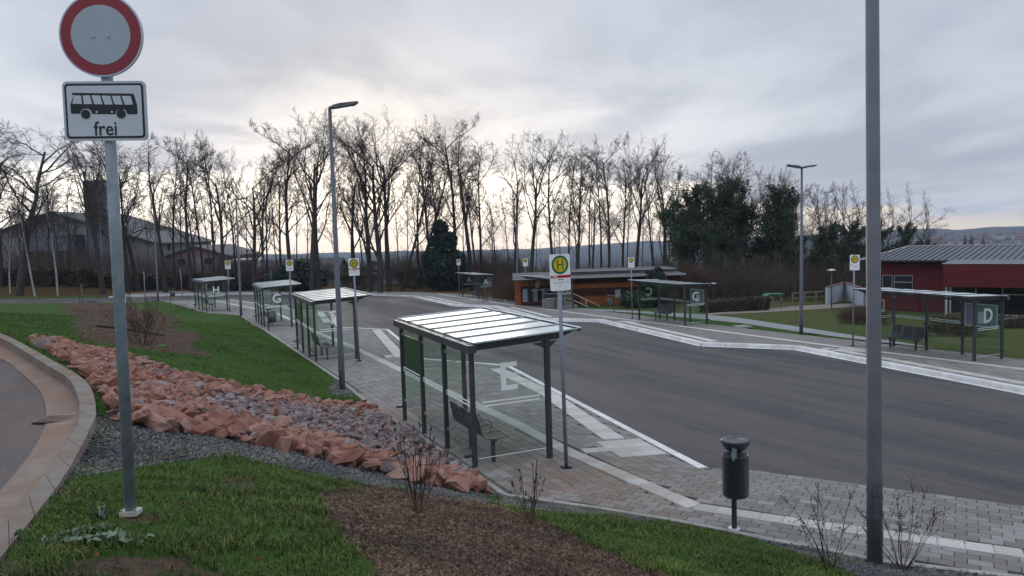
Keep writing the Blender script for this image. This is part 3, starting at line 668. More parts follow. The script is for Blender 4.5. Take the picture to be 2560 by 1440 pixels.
def lay_tactile(items, parent, nsingle, name='tactile_slab'):
    items = sorted(items, key=lambda q: math.hypot(q[0], q[1])); V = []; rest = []
    for i, (x, y, a, L, W) in enumerate(items):
        px = proj((x, y, P(x, y)))
        if px[0] < -80 or px[0] > 2650 or px[1] > 1520: continue
        if i < nsingle:
            key = (round(L, 2), W)
            if key not in tmesh:
                m_ = tactile_mesh(*key); m_.materials.append(tacS); tmesh[key] = m_
            b = bpy.data.objects.new(name, tmesh[key]); COL.objects.link(b); b.parent = parent
            nrm = Vector((-PC, -PB, 1)).normalized(); q = nrm.to_track_quat('Z', 'Y'); b.rotation_mode = 'QUATERNION'
            b.rotation_quaternion = Vector((0, 0, 1)).rotation_difference(nrm) @ Matrix.Rotation(a, 3, 'Z').to_quaternion(); b.location = (x, y, P(x, y)+.001)
        else: rest.append((x, y, a, L, W))
    if rest:
        r = np.array(rest); Vs = []; Fs = []; Ts = []; n = 0
        for row in r:
            v, f, t = box_block(np.array([[row[0], row[1], .003]]), row[3]-.006, row[4]-.006, .04, row[2], np.clip(RNG.normal(.6, .2, 1), 0, 1), .003)
            Vs.append(v); Fs.append(f+n); Ts.append(t); n += len(v)
        Fs = np.concatenate(Fs); tag(link('tactile_strip', np_mesh('tactile_strip', np.concatenate(Vs), Fs.ravel(), np.arange(len(Fs))*4, np.concatenate(Ts)), tacJ, parent), kind='stuff')
nf = lambda q: (q[0]*.41+q[1]*0)  # placeholder key
near_t = [q for q in ttop if pip([q[0]], [q[1]], NEARPLAT)[0]]; far_t = [q for q in ttop if not pip([q[0]], [q[1]], NEARPLAT)[0]]
lay_tactile(tact+near_t, nearp, 230); lay_tactile(tact_far+far_t, farp, 60)

def kerb_run(parent, line, L, side, profile, mat_, name='kerb_stone', hfun=None):
    """stones along a polyline; side=+1 puts the road on the left of travel"""
    pts = [np.array(p) for p in line]; k = 0
    for a, b in zip(pts[:-1], pts[1:]):
        d = b-a; Ln = np.linalg.norm(d); n = max(1, int(round(Ln/L))); u = d/Ln; nr = np.array([-u[1], u[0]])*side
        for i in range(n):
            p0 = a+d*i/n+u*.004; p1 = a+d*(i+1)/n-u*.004; mid = (p0+p1)/2; px = proj((*mid, P(*mid)))
            if px[0] < -100 or px[0] > 2700: continue
            mb = MB(); vs = []; cx, cy = mid; cz = P(*mid)
            for p in (p0, p1):
                sh = 1.0 if hfun is None else hfun(p)
                for (o, h) in profile: q = p+nr*o; vs.append((q[0]-cx, q[1]-cy, P(*p)+(h*sh if h < 0 else h)-cz))
            m = len(profile); mb.v = vs
            for j in range(m-1): mb.f.append((j, j+1, m+j+1, m+j)); mb.sm.append(False)
            mb.f.append(tuple(range(m))[::-1]); mb.f.append(tuple(range(m, 2*m))); mb.sm += [False, False]
            o_ = mb.build(name, mat_, parent, (cx, cy, cz)); k += 1
    return k
PROF = [(-.16, -.05), (-.16, .004), (-.02, .006), (.0, -.004), (.035, -.06), (.06, -.13), (.16, -.150), (.16, -.22)]
def hk(p):
    d = float(pdist([p[0]], [p[1]], ASPH_RIGHT)[0]); return .25+.75*float(sstep(.3, 3.2, d))
kerb_run(nearp, KN, 1.0, -1, PROF, kerbw, hfun=hk)
kerb_run(farp, KF[:9], 1.0, 1, PROF, kerbw)
PROFL = [(-.10, -.05), (-.10, .004), (.0, .004), (.02, -.02), (.02, -.2)]
kerb_run(farp, KF[8:], 1.0, 1, PROFL, kerbw)
PROFE = [(-.045, -.10), (-.045, .012), (.045, .012), (.045, -.25)]
kerb_run(nearp, EDGE[::1], 1.0, 1, PROFE, edging, 'edging_stone')
kerb_run(farp, BACKE[:12], 1.2, -1, PROFE, edging, 'edging_stone')

# asphalt and concrete paths behind the far platform
def ribbon(name, poly, off, mat_):
    bm = bmesh.new(); vs = [bm.verts.new((p[0], p[1], P(p[0], p[1])+off)) for p in poly]; f = bm.faces.new(vs); bmesh.ops.triangulate(bm, faces=[f])
    bmesh.ops.recalc_face_normals(bm, faces=bm.faces); me = bpy.data.meshes.new(name); bm.to_mesh(me); bm.free(); o = link(name, me, mat_); tag(o, kind='structure'); return o
lightpath = simple('path_concrete', (.22, .225, .235), .85, 0, .12, 2); beige = simple('beige_path_gravel', (.20, .17, .145), .95, 0, .12, 3)
ribbon('path', G2([(2340, 871), (2284, 861), (2167, 844), (2002, 818), (1848, 795), (1767, 787), (1700, 783), (1560, 776), (1440, 771), (1436, 773.5), (1540, 779.5), (1640, 786), (1700, 793), (1851, 808), (1992, 829), (2167, 852)]), .012, lightpath)
ribbon('path', G2([(1767, 784.5), (1918, 770.5), (2070, 761), (2165, 757), (2165, 766), (2103, 770), (1901, 782), (1767, 788)]), .020, beige)
ribbon('path', G2([(1306, 757), (1366, 763), (1437, 760.5), (1407, 757), (1354, 756)]), .016, lightpath)

# road on the left with gutter, kerb and drain
lr = empty('kerb', (0, 0, 0)); tag(lr, kind='structure')
def left_road():
    Kob = np.array([np.r_[KO[i, :2], KO[i, 2]] for i in range(NK)])
    # match inner line samples to nearest height profile
    h = KO[:, 3]
    for i in range(0, NK-1):
        for a, b in ((i, i+1),):
            O0, O1, I0, I1 = KO[a], KO[b], KI[a], KI[b]; z0, z1 = KO[a, 2], KO[b, 2]
            mb = MB(); g0 = .012; c = (O0[:3]+I1[:3])/2
            def w(p, z): return (p[0]-c[0], p[1]-c[1], z-c[2])
            e = .012; A0 = O0[:2]*(1-e)+O1[:2]*e; A1 = O0[:2]*e+O1[:2]*(1-e); B0 = I0[:2]*(1-e)+I1[:2]*e; B1 = I0[:2]*e+I1[:2]*(1-e)
            t = [w(A0, z0), w(A1, z1), w(B1, z1), w(B0, z0)]; bt = [w(A0, z0-.35), w(A1, z1-.35), w(B1, z1-.35), w(B0, z0-.35)]
            mb.quad(*t); mb.quad(t[3], t[2], bt[2], bt[3]); mb.quad(t[0], t[1], bt[1], bt[0]); mb.quad(t[0], t[3], bt[3], bt[0]); mb.quad(t[1], t[2], bt[2], bt[1])
            mb.build('kerb_stone', roadkerb, lr, tuple(c))
    V = []; 
    for i in range(NK): V += [np.r_[KI[i, :2], KO[i, 2]-h[i]-.002], np.r_[GU[i, :2], KO[i, 2]-h[i]-.03]]
    mb = MB(); mb.v = [tuple(v) for v in V]
    for i in range(NK-1): mb.f.append((2*i, 2*i+2, 2*i+3, 2*i+1)); mb.sm.append(True)
    tag(mb.build('gutter', gutterm), kind='structure')
    V = []
    for i in range(NK):
        z = KO[i, 2]-h[i]-.036; p = GU[i, :2]
        for k, dx in enumerate((-.02, .6, 2, 5, 12, 30)): V.append((p[0]-dx if k else p[0]+.02, p[1]-dx*.25 if k else p[1], z-.004+(0.02*dx if dx < 3 else .06)))
    mb = MB(); mb.v = V
    for i in range(NK-1):
        for k in range(5): a = i*6+k; mb.f.append((a, a+6, a+7, a+1)); mb.sm.append(True)
    tag(mb.build('side_road', asphaltL), kind='structure')
    # drain
    zg = KO[30, 2]
    a = atz(116, 1045, -2.135+CAMZ); b = atz(192, 1043, -2.135+CAMZ); d = atz(116, 1062, -2.135+CAMZ); 
    u = (b-a); Ln = np.linalg.norm(u[:2]); ang = math.atan2(u[1], u[0]); W = abs(np.cross(u[:2]/Ln, (d-a)[:2]))
    i = int(np.argmin(np.hypot(KI[:, 0]-b[0], KI[:, 1]-b[1]))); zz = KO[i, 2]-h[i]-.008
    c = (a+b)/2; c = np.array([c[0]+.05, c[1]-W/2, zz+.006])
    dr = empty('drain_grate', c, ang, 'small slotted drain grate set in the gutter of the left road', 'drain grate')
    MB().box((0, 0, 0), (Ln, W, .012)).build('grate_pit', black_print, dr)
    for k in range(5): MB().box((0, -W/2+W*(k+.5)/5, .012), (Ln*.98, W/5*.38, .014)).build('bar', gutterm, dr)
    for s in (-1, 1): MB().box((s*Ln*.5, 0, .012), (.03, W, .016)).build('frame_bar', gutterm, dr)
left_road()

# ------------------------------------------------------------------ shelters
LETTER = {}
def letter_mesh(ch, flip, h=.48):
    me = text_mesh(ch, h/.70, .004, .012); me.name = 'letter'
    V = np.array([v.co[:] for v in me.vertices]); c = (V.min(0)+V.max(0))/2; V = V-c; sc_ = h/(V[:, 1].max()-V[:, 1].min()); V[:, :2] *= sc_
    V[:, 0] *= (.31/max(.01, V[:, 0].max()-V[:, 0].min())) if ch in 'E' else 1.0
    # stand it in the local YZ plane; readable from +x when not flipped
    o = np.stack([V[:, 2], V[:, 0]*(-1 if flip else 1), V[:, 1]], 1)
    for v, q in zip(me.vertices, o): v.co = q
    me.materials.append(white_print); me.update(); return me
def bench(parent_loc, rz, label):
    t = empty('bench', parent_loc, rz, label, 'bench', 'three-seat wire benches inside the bus shelters')
    for sx in (-.55, .55):
        MB().box((sx, .30, .19), (.07, .05, .46)).build('leg', anthracite, t)
    MB().box((0, .30, .40), (1.35, .05, .05)).build('seat_beam', anthracite, t)
    for i in range(3):
        x0 = -.72+i*.48; x1 = x0+.46; m = (x0+x1)/2
        prof = [(.54, .455), (.30, .435), (.12, .45), (.05, .52), (-.02, .86)]
        mb = MB()
        for a, b in zip(prof[:-1], prof[1:]):
            mb.quad((x0+.02, a[0], a[1]), (x1-.02, a[0], a[1]), (x1-.02, b[0], b[1]), (x0+.02, b[0], b[1]))
        mb.build('seat_mesh', bench_mesh, t)
        L_ = [(x0+.0, y, z) for y, z in prof[:-1]]+[(x0+.0, -.01, .80), (x0+.05, -.02, .87), (x1-.05, -.02, .87), (x1, -.01, .80)]+[(x1, y, z) for y, z in prof[:-1][::-1]]+[(x0, .54, .455)]
        MB().tube(L_, .011, 6, False).build('seat_frame', bench_tube, t)
    for x in (-.245, .235):
        MB().tube([(x, .02, .66), (x, .22, .68), (x, .36, .66), (x, .41, .57), (x, .38, .47)], .011, 6).build('armrest', bench_tube, t)
    return t
proto_parts = None
def make_shelter():
    t = empty('bus_shelter', (0, 0, 0)); LN = 4.24; D = 1.42
    for i, x in enumerate((0, LN/3, LN*2/3, LN)):
        p = MB().box((x, 0, .90), (.075, .075, 2.44)).build('post', anthracite, t)
        mb = MB()
        for z in (.42, 1.12, 1.88): mb.box((x+(.05 if x < 4 else -.05), .012, z), (.03, .03, .05))
        tag(mb.build('glass_clamp', alu, p), kind='stuff')
    for x in (0, LN):
        MB().box((x, D, .92), (.075, .09, 2.48)).build('post', anthracite, t)
        MB().box((x, -.10, .28), (.05, .16, .05)).build('foot_bracket', anthracite, t)
        mb = MB(); mb.prism([(x-.03, -.05), (x+.03, -.05), (x+.03, 1.98), (x-.03, 1.98)], 0, 0.001); 
        # tapering side beam
        mb = MB(); i0 = 0
        for xx in (x-.03, x+.03): mb.v += [(xx, -.05, 2.06), (xx, 1.62, 2.13), (xx, 1.98, 2.255), (xx, 1.98, 2.27), (xx, -.05, 2.19)]
        mb.f += [(4, 3, 2, 1, 0), (5, 6, 7, 8, 9)]+[(k, (k+1) % 5, 5+(k+1) % 5, 5+k) for k in range(5)]; mb.sm += [False]*7; mb.build('side_beam', anthracite, t)
        mb = MB(); mb.v = [(x-.02, D-.28, 2.085), (x-.02, D+.20, 2.085+.02), (x-.02, D+.05, 1.99), (x-.02, D-.05, 1.99), (x+.02, D-.28, 2.085), (x+.02, D+.20, 2.105), (x+.02, D+.05, 1.99), (x+.02, D-.05, 1.99)]
        mb.f = [(0, 1, 2, 3), (7, 6, 5, 4), (0, 4, 5, 1), (1, 5, 6, 2), (2, 6, 7, 3), (3, 7, 4, 0)]; mb.sm = [False]*6; mb.build('corner_gusset', anthracite, t)
    MB().box((LN/2, -.045, 2.115), (LN+.36, .15, .13)).build('rear_gutter', anthracite, t)
    MB().box((LN/2, D, 2.12), (LN, .06, .07)).build('front_beam', anthracite, t)
    # roof of six frosted panes between light bars
    zr = lambda y: 2.205+(y+.05)*.043
    x0, x1 = -.17, LN+.17; n = 6
    for k in range(n):
        a = x0+(x1-x0)*k/n+.012; b = x0+(x1-x0)*(k+1)/n-.012; mb = MB()
        q = [(a, .02, zr(.02)), (b, .02, zr(.02)), (b, 1.95, zr(1.95)), (a, 1.95, zr(1.95))]; mb.quad(*q); mb.quad(*[(p[0], p[1], p[2]-.012) for p in q[::-1]])
        for s, e in zip(q, q[1:]+q[:1]): mb.quad(s, (s[0], s[1], s[2]-.012), (e[0], e[1], e[2]-.012), e)
        mb.build('roof_pane', roofgl, t)
    for k in range(n+1):
        x = x0+(x1-x0)*k/n; MB().bar((x, -.02, zr(-.02)+.012), (x, 2.0, zr(2.0)+.012), .020, .020).build('roof_bar', alu if k in (0, n) else anthracite, t)
        if 0 < k < n: MB().bar((x+.014, -.02, zr(-.02)+.018), (x+.014, 1.99, zr(1.99)+.018), .014, .006).build('bar_cover', white_print, t)  # cover strip coloured white to give the highlight along each roof bar
    MB().bar((x0-.01, 2.0, zr(2.0)-.012), (x1+.01, 2.0, zr(2.0)-.012), .03, .055).build('front_edge', anthracite, t)
    MB().bar((x0-.01, 2.012, zr(2.0)+.022), (x1+.01, 2.012, zr(2.0)+.022), .03, .012).build('front_edge_cover', white_print, t)
    for i in range(3):
        a = LN*i/3+.055; b = LN*(i+1)/3-.055; mb = MB(); mb.quad((a, 0, .21), (b, 0, .21), (b, 0, 1.99), (a, 0, 1.99)); gl = mb.build('glass_pane', glass, t)
        mb = MB(); 
        for z in (1.10, 1.165): mb.box(((a+b)/2, -.0065, z), (b-a-.10, .002, .028))
        tag(mb.build('etched_stripe', white_print, gl), kind='stuff')
    for e, x in enumerate((0, LN)):
        mb = MB(); mb.quad((x, .065, .21), (x, D-.065, .21), (x, D-.065, 1.99), (x, .065, 1.99)); gl = mb.build('glass_pane', glass, t); mb = MB()
        for z in (1.10, 1.165): mb.box((x+.007, D/2, z), (.002, D-.32, .028))
        tag(mb.build('etched_stripe', white_print, gl), kind='stuff')
        MB().box((x, D/2, .206), (.012, D-.14, .008)).build('glass_edge', white_print, gl)
    c = MB().box((LN/6, .035, 1.46), (1.16, .045, .80)).build('display_case', caseback, t)
    mb = MB()
    for xx, zz, sx, sz in ((LN/6, 1.845, 1.16, .035), (LN/6, 1.075, 1.16, .035), (LN/6-.565, 1.46, .035, .735), (LN/6+.565, 1.46, .035, .735)): mb.box((xx, .062, zz), (sx, .012, sz))
    mb.build('case_frame', alu, c); MB().box((LN/6, .060, 1.46), (1.09, .006, .73)).build('case_glass', casegl, c)
    MB().box((LN/6-.05, .066, 1.38), (.30, .004, .40)).build('timetable_sheet', trafwhite, c)
    return t
sh0 = make_shelter(); first = True
u_dir = np.array([.41, -.912]); 
SH = {'E': dict(o=gp(1012.6, 1049), e=gp(1188, 1167), near=True, flip0=True, flip1=False), 'F': dict(o=gp(744.5, 871), e=gp(791, 902), near=True, flip0=True, flip1=False),
      'G': dict(o=gp(640.7, 803.3), e=gp(661.8, 817.8), near=True, flip0=True, flip1=False), 'H': dict(o=gp(489, 771), e=gp(521, 779.5), near=True, flip0=True, flip1=False),
      'D': dict(o=gp(2504, 897), e=gp(2236, 865), near=False, flip0=True, flip1=False), 'C': dict(fo=gp(1712.6, 814), fe=gp(1599, 800), near=False, flip0=True, flip1=False),
      'B': dict(fo=gp(1388.5, 773), fe=gp(1325.6, 765), near=False, flip0=True, flip1=False), 'A': dict(fo=gp(1198, 746), fe=gp(1155.7, 740), near=False, flip0=False, flip1=False)}
SHLAB = {'E': 'nearest glass bus shelter, with a large white E, beside the rubble', 'F': 'glass bus shelter with a white F, partly behind the lamp pole at the lawn corner',
         'G': 'glass bus shelter marked with a white G, with a bin standing at its end', 'H': 'glass bus shelter marked with a white H at the far end of the near platform',
         'D': 'glass bus shelter marked with a white D in front of the dark red building', 'C': 'glass bus shelter marked C, between the two-headed lamp and the kiosk',
         'B': 'glass bus shelter marked B in front of the orange wooden kiosk', 'A': 'glass bus shelter marked with a white A, the farthest one, before bare undergrowth'}
SHC = {ch: (sh0 if i == 0 else copy_tree(sh0)) for i, ch in enumerate(SH)}
for ch, s in SH.items():
    t = SHC[ch]
    if 'o' in s: ex = (s['e']-s['o'])[:2]; o = s['o'][:2]
    else: ex = (s['fe']-s['fo'])[:2]
    ex = ex/np.linalg.norm(ex)
    if not s['near']:
        ex = -u_dir/np.linalg.norm(u_dir)*1.0
    ey = np.array([-ex[1], ex[0]])
    if 'fo' in s: o = s['fo'][:2]-ey*1.42
    if ch in 'G': ex = u_dir/np.linalg.norm(u_dir)
    ang = math.atan2(ex[1], ex[0]); ey = np.array([-ex[1], ex[0]]); mid = o+ex*2.12+ey*.7; z = P(*mid)
    t.location = (o[0], o[1], z); t.rotation_euler = (0, 0, ang); tag(t, SHLAB[ch], 'bus shelter', 'glass bus shelters round the bus loop')
    for k, x, fl in ((0, 0, s['flip0']), (1, 4.24, s['flip1'])):
        par = [c for c in t.children if c.name.startswith('glass_pane')][3+k]
        # meshes are authored in shelter space, so letters are placed in shelter space too
        # for a mirrored reading the strokes are flipped
        me_ = letter_mesh(ch, fl); link('letter', me_, None, par, (x+.012, .71 if ch != 'E' or k == 0 else .68, 1.57))
    bc = o+ex*(3.5)+ey*.12
    bl = {'E': 'three-seat dark wire bench inside the nearest shelter', 'F': 'three-seat wire bench inside the shelter marked F', 'G': 'wire bench hidden behind the rear posts of the shelter marked G', 'H': 'three-seat wire bench inside the shelter marked H',
          'D': 'three-seat wire bench with light tube frames inside the shelter marked D', 'C': 'three-seat dark wire bench inside the shelter marked C', 'B': 'three-seat wire bench inside the shelter before the wooden kiosk', 'A': 'small wire bench inside the farthest shelter marked A'}[ch]
    b = bench((bc[0], bc[1], P(*bc)), ang, bl)

# ------------------------------------------------------------------ bus stop poles
H_me = text_mesh('H', .17, .002, .004); t_gym = text_mesh('Gymnasium', .042, .001); t_num = text_mesh('475', .035, .001); t_rvs = text_mesh('RVS', .052, .001, .001); t_bay = {}
for me_, m_ in ((H_me, sign_green), (t_gym, text_grey), (t_num, text_grey), (t_rvs, sign_white)): me_.materials.append(m_)
def stand(me_, name, par, loc, sx=1, sy=1):
    o = link(name, me_, None, par, loc); o.rotation_euler = (math.radians(90), 0, 0); o.scale = (sx, sy, 1); return o
def bus_sign(base, rz, label, bay, full, lean=0.0, hgt=3.6):
    t = empty('bus_stop_sign', base, rz, label, 'bus stop sign', 'bus stop signs along the platforms'); t.rotation_euler = (0, lean, rz)
    MB().tube([(0, 0, -.1), (0, 0, hgt-.02)], .033, 12).build('pole', polegrey, t); MB().box((0, 0, .012), (.15, .13, .035)).build('base_plate', black_print, t)
    W, Hh = .375, .60; zc = hgt-Hh/2; y = -.045
    mb = MB(); plate_xz(mb, rrect(-W/2, zc-Hh/2, W/2, zc+Hh/2, .03), y, y+.012); pl = mb.build('sign_plate', sign_white, t)
    cz = zc+.125; mb = MB(); plate_xz(mb, circ(0, cz, .155), y-.002, y); mb.build('green_ring', sign_green, pl)
    mb = MB(); plate_xz(mb, circ(0, cz, .117), y-.004, y-.002); mb.build('yellow_disc', sign_yellow, pl)
    mb = MB()
    for s in (-1, 1): mb.box((s*.046, y-.005, cz), (.022, .002, .165))
    mb.box((0, y-.005, cz), (.075, .002, .020)); mb.build('letter_h', sign_green, pl)
    if full:
        MB().box((.005, y-.001, zc-.070), (W-.01, .002, .045)).build('red_bar', bar_red, pl); stand(t_rvs, 'lettering', pl, (-.10, y-.003, zc-.072))
        stand(t_gym, 'lettering', pl, (-.03, y-.0015, zc-.165)); stand(t_num, 'lettering', pl, (.0, y-.0015, zc-.225))
        MB().box((.0, y-.0015, zc-.120), (.11, .001, .016)).build('printed_line', text_grey, pl)
        if bay not in t_bay: m2 = text_mesh(bay, .055, .001); m2.materials.append(text_grey); t_bay[bay] = m2
        stand(t_bay[bay], 'lettering', pl, (.135, y-.0015, zc-.163))
    else:
        MB().box((-.12, y-.0015, zc-.08), (.05, .001, .03)).build('printed_mark', black_print, pl)
        for k in range(3): MB().box((.02, y-.0015, zc-.12-.045*k), (.22-.05*(k % 2), .001, .012)).build('printed_line', text_grey, pl)
    return t
SG = [('E', 1416, 1169, 1395, 24, True, 'nearest and largest bus stop sign, before the shelter marked E'), ('F', 898, 902, 883, 24, True, 'bus stop sign at the shelter marked F, right of the lamp'),
      ('G', 731, 816, 723, 24, False, 'bus stop sign on a pole in front of the shelter marked G'), ('H', 574, 778.4, 569, 24, False, 'bus stop sign on a pole beside the shelter marked H'),
      ('A', 1148.6, 738.6, 1146, 14, False, 'small bus stop sign at the left end of the farthest shelter marked A'), ('B', 1315.7, 762.5, 1312.5, 14, False, 'small bus stop sign in front of the wooden kiosk'),
      ('C', 1581, 797, 1577, 8, False, 'bus stop sign on a pole at the left end of the shelter marked C'), ('D', 2132, 865, 2136, 0, False, 'bus stop sign on a pole left of the shelter marked D')]
for bay, bx, by, tx, rz, full, lab in SG:
    b = gp(bx, by); top = proj((b[0], b[1], b[2]+3.6)); dpx = tx-top[0]; lean = dpx/F*b[1]/3.6
    bus_sign(b, math.radians(rz), lab, bay, full, float(np.clip(lean, -.02, .02)))

# ------------------------------------------------------------------ lamps
def lamp(base, rz, heads, label, hgt=7.65, r0=.085, r1=.045, mat_=lampgrey, group='tall street lamps round the bus loop', headname='lamp_head', tilt=-6, lean=0):
    t = empty('street_lamp', base, rz, label, 'street lamp', group); t.rotation_euler = (0, lean, rz)
    MB().tube([(0, 0, -.25), (0, 0, 1.0), (0, 0, 1.02), (0, 0, hgt)], [r0, r0*.985, r0*.94, r1], 16).build('pole', mat_, t)
    if r0 > .08: MB().box((0, -r0*.97, .75), (r0*.95, .02, .42)).build('access_door', mat_, t)
    for s in heads:
        tl = math.radians(tilt)
        def w(x, z): return (s*(x*math.cos(tl)), z-x*math.sin(tl))
        mb = MB(); prof = [(.02, -.03), (.16, -.035), (.20, -.02), (.66, .0), (.76, .065), (.30, .075), (.12, .07), (-.03, .02)]; hw = [.05, .06, .13, .15, .12, .14, .07, .05]
        n = len(prof); P0 = [(*w(x, z), h) for (x, z), h in zip(prof, hw)]
        mb.v = [(a, -h, b+hgt) for a, b, h in P0]+[(a, h, b+hgt) for a, b, h in P0]
        mb.f = [tuple(range(n)), tuple(range(2*n-1, n-1, -1))]+[(k, n+k, n+(k+1) % n, (k+1) % n) for k in range(n)]; mb.sm = [False]*(n+2)
        o = mb.build('lamp_head', mat_, t)
        MB().box((s*.45, 0, hgt+.005-.45*math.sin(tl)*1.0), (.36, .2, .012)).build('led_panel', winglass, o)
    return t
def lamp_at(bx, by, tx, ty, heads, label, rz=0.0, **k):
    b = gp(bx, by); 
    hs = np.linspace(1, 12, 1101); ys = np.array([proj((b[0], b[1], b[2]+h))[1] for h in hs]); h = hs[np.argmin(abs(ys-ty))] if ty is not None else 7.65
    top = proj((b[0], b[1], b[2]+h)); lean = (tx-top[0])/F*b[1]/h if tx is not None else 0
    return lamp(b, rz, heads, label, hgt=float(h), lean=float(np.clip(lean, -.02, .02)), **k)
b = hit(856, 975); 
lamp_at(856, 975, 824, 270, (1,), 'tall one-headed street lamp at the lawn corner before shelter F')
lamp_at(2003, 833, 2005, 420, (1, -1), 'street lamp with two opposed heads behind the far platform near the shelter marked C', rz=.3)
bl = gp(2187, 1405); bl = hit(2187, 1405); lamp(bl, 0, (1,), 'thick lamp pole rising out of the gravel at the right, nearest to the viewer', hgt=7.7, lean=-0.008, r0=.086, r1=.066)
lamp_at(603, 790, 590, 500, (1,), 'street lamp beside the shelter marked H, half lost against the trees')
lamp_at(1294, 749, 1293, 560, (), 'slim lamp pole behind the far platform left of the wooden kiosk')
lamp_at(259, 722, 246, 470, (1,), 'lamp pole on the leaf-strewn bank in front of the tower')
lamp_at(395, 751, 386, 535, (), 'lamp pole on the far pavement between the tower and the gabled house')
lamp_at(974, 726, 964, 470, (), 'slim lamp pole standing among the trees behind the turning loop')
lamp_at(363, 749, 360, 678, (), 'short plain pole at the edge of the back road', r0=.04, r1=.035, group='short plain poles by the back road', mat_=polegrey)
lamp_at(456, 738, 450, 672, (), 'short plain pole on the far pavement left of the shelter marked H', r0=.04, r1=.035, group='short plain poles by the back road', mat_=polegrey)
lamp_at(567, 736, 565, 695, (), 'thin light pole just behind the shelter marked H', r0=.035, r1=.035, group='short plain poles by the back road', mat_=polegrey)
bluepost = lamp_at(681, 733, 677, 674, (), 'thin blue-grey post with a collar behind the shelter marked G', r0=.04, r1=.035, group='short plain poles by the back road', mat_=simple('blue_grey_post', (.09, .12, .20), .5))
# small garden-style lamps by the path
def garden_lamp(bx, by, ty, label):
    b = gp(bx, by); hs = np.linspace(1, 6, 501); ys = np.array([proj((b[0], b[1], b[2]+h))[1] for h in hs]); h = float(hs[np.argmin(abs(ys-ty))])
    t = empty('path_lamp', b, 0, label, 'path lamp', 'low path lamps near the red building'); MB().tube([(0, 0, -.2), (0, 0, h-.3)], .045, 10).build('pole', simple('green_grey_pole', (.07, .11, .10), .6) if 'green_grey_pole' not in MATS else MATS['green_grey_pole'], t)
    MB().lathe([(.07, h-.3), (.15, h-.16), (.15, h-.12)], n=16).build('lantern', casegl, t); MB().lathe([(.02, h), (.26, h-.06), (.32, h-.10), (.10, h-.13)], n=20).build('lamp_cap', alu, t)
garden_lamp(2079, 771, 672, 'low lamp with a flat round cap beside the white wall')
garden_lamp(1783, 756, 706, 'low path lamp with a flat cap right of the shelter marked C')

# ------------------------------------------------------------------ bins
def round_bin(base, rz, label):
    t = empty('litter_bin', base, rz, label, 'litter bin', 'litter bins on the platforms')
    MB().tube([(0, 0, -.1), (0, 0, 1.10)], .034, 14).build('post', bin_paint, t); MB().lathe([(.0, .012), (.075, .012), (.075, 0)], n=16).build('base_flange', alu, t)
    cy = .115; cx = .055; R = .168
    MB().lathe([(0, .40), (R-.012, .40), (R, .42), (R, .94), (R+.004, .945), (R-.006, .945), (R-.010, .46), (0, .46)], (cx, cy, 0), 40).build('bin_body', bin_paint, t)
    MB().box((0, -.038, 1.0), (.055, .012, .17)).build('lid_bracket', galva, t)
    MB().lathe([(.0, 1.0), (.09, 1.004), (.140, 1.030), (.172, 1.080), (.184, 1.130), (.183, 1.142), (.172, 1.152), (.108, 1.160), (.104, 1.153), (.02, 1.160), (.018, 1.150), (0, 1.150)], (cx, cy, 0), 40).build('lid', bin_paint, t)
round_bin(gp(1836, 1322), 0, 'dark round litter bin with a domed lid standing alone on the near pavement')
def hood_bin(base, rz, label, s=1.0, paint=None):
    t = empty('litter_bin', base, rz, label, 'litter bin', 'litter bins on the platforms'); pm = paint or bin_paint
    MB().box((0, 0, .55*s), (.045, .08, 1.16*s)).build('post', pm, t); mb = MB()
    mb.v = [(-.02, -.17, 1.12*s), (.40, -.17, 1.16*s), (.40, .17, 1.16*s), (-.02, .17, 1.12*s), (-.02, -.17, 1.02*s), (.40, -.17, 1.14*s), (.40, .17, 1.14*s), (-.02, .17, 1.02*s)]
    mb.f = [(0, 1, 2, 3), (7, 6, 5, 4), (0, 4, 5, 1), (1, 5, 6, 2), (2, 6, 7, 3), (3, 7, 4, 0)]; mb.sm = [False]*6; mb.build('hood', pm, t)
    MB().lathe([(0, .42*s), (.17, .42*s), (.185, .44*s), (.185, .98*s), (.17, .98*s), (.165, .5*s), (0, .5*s)], (.23, 0, 0), 24).build('bin_body', pm, t); return t
hood_bin(gp(672, 826), 0, 'dark hooded litter bin on the near platform at the end of the shelter marked G', .98)
hood_bin(gp(427, 753), 0, 'dark litter bin at the far tip of the near platform', 1.0)
hood_bin(gp(1535, 781), math.pi, 'grey-green litter bin with a light cap left of the shelter marked C', 1.0, simple('grey_green_bin', (.045, .06, .06), .6))

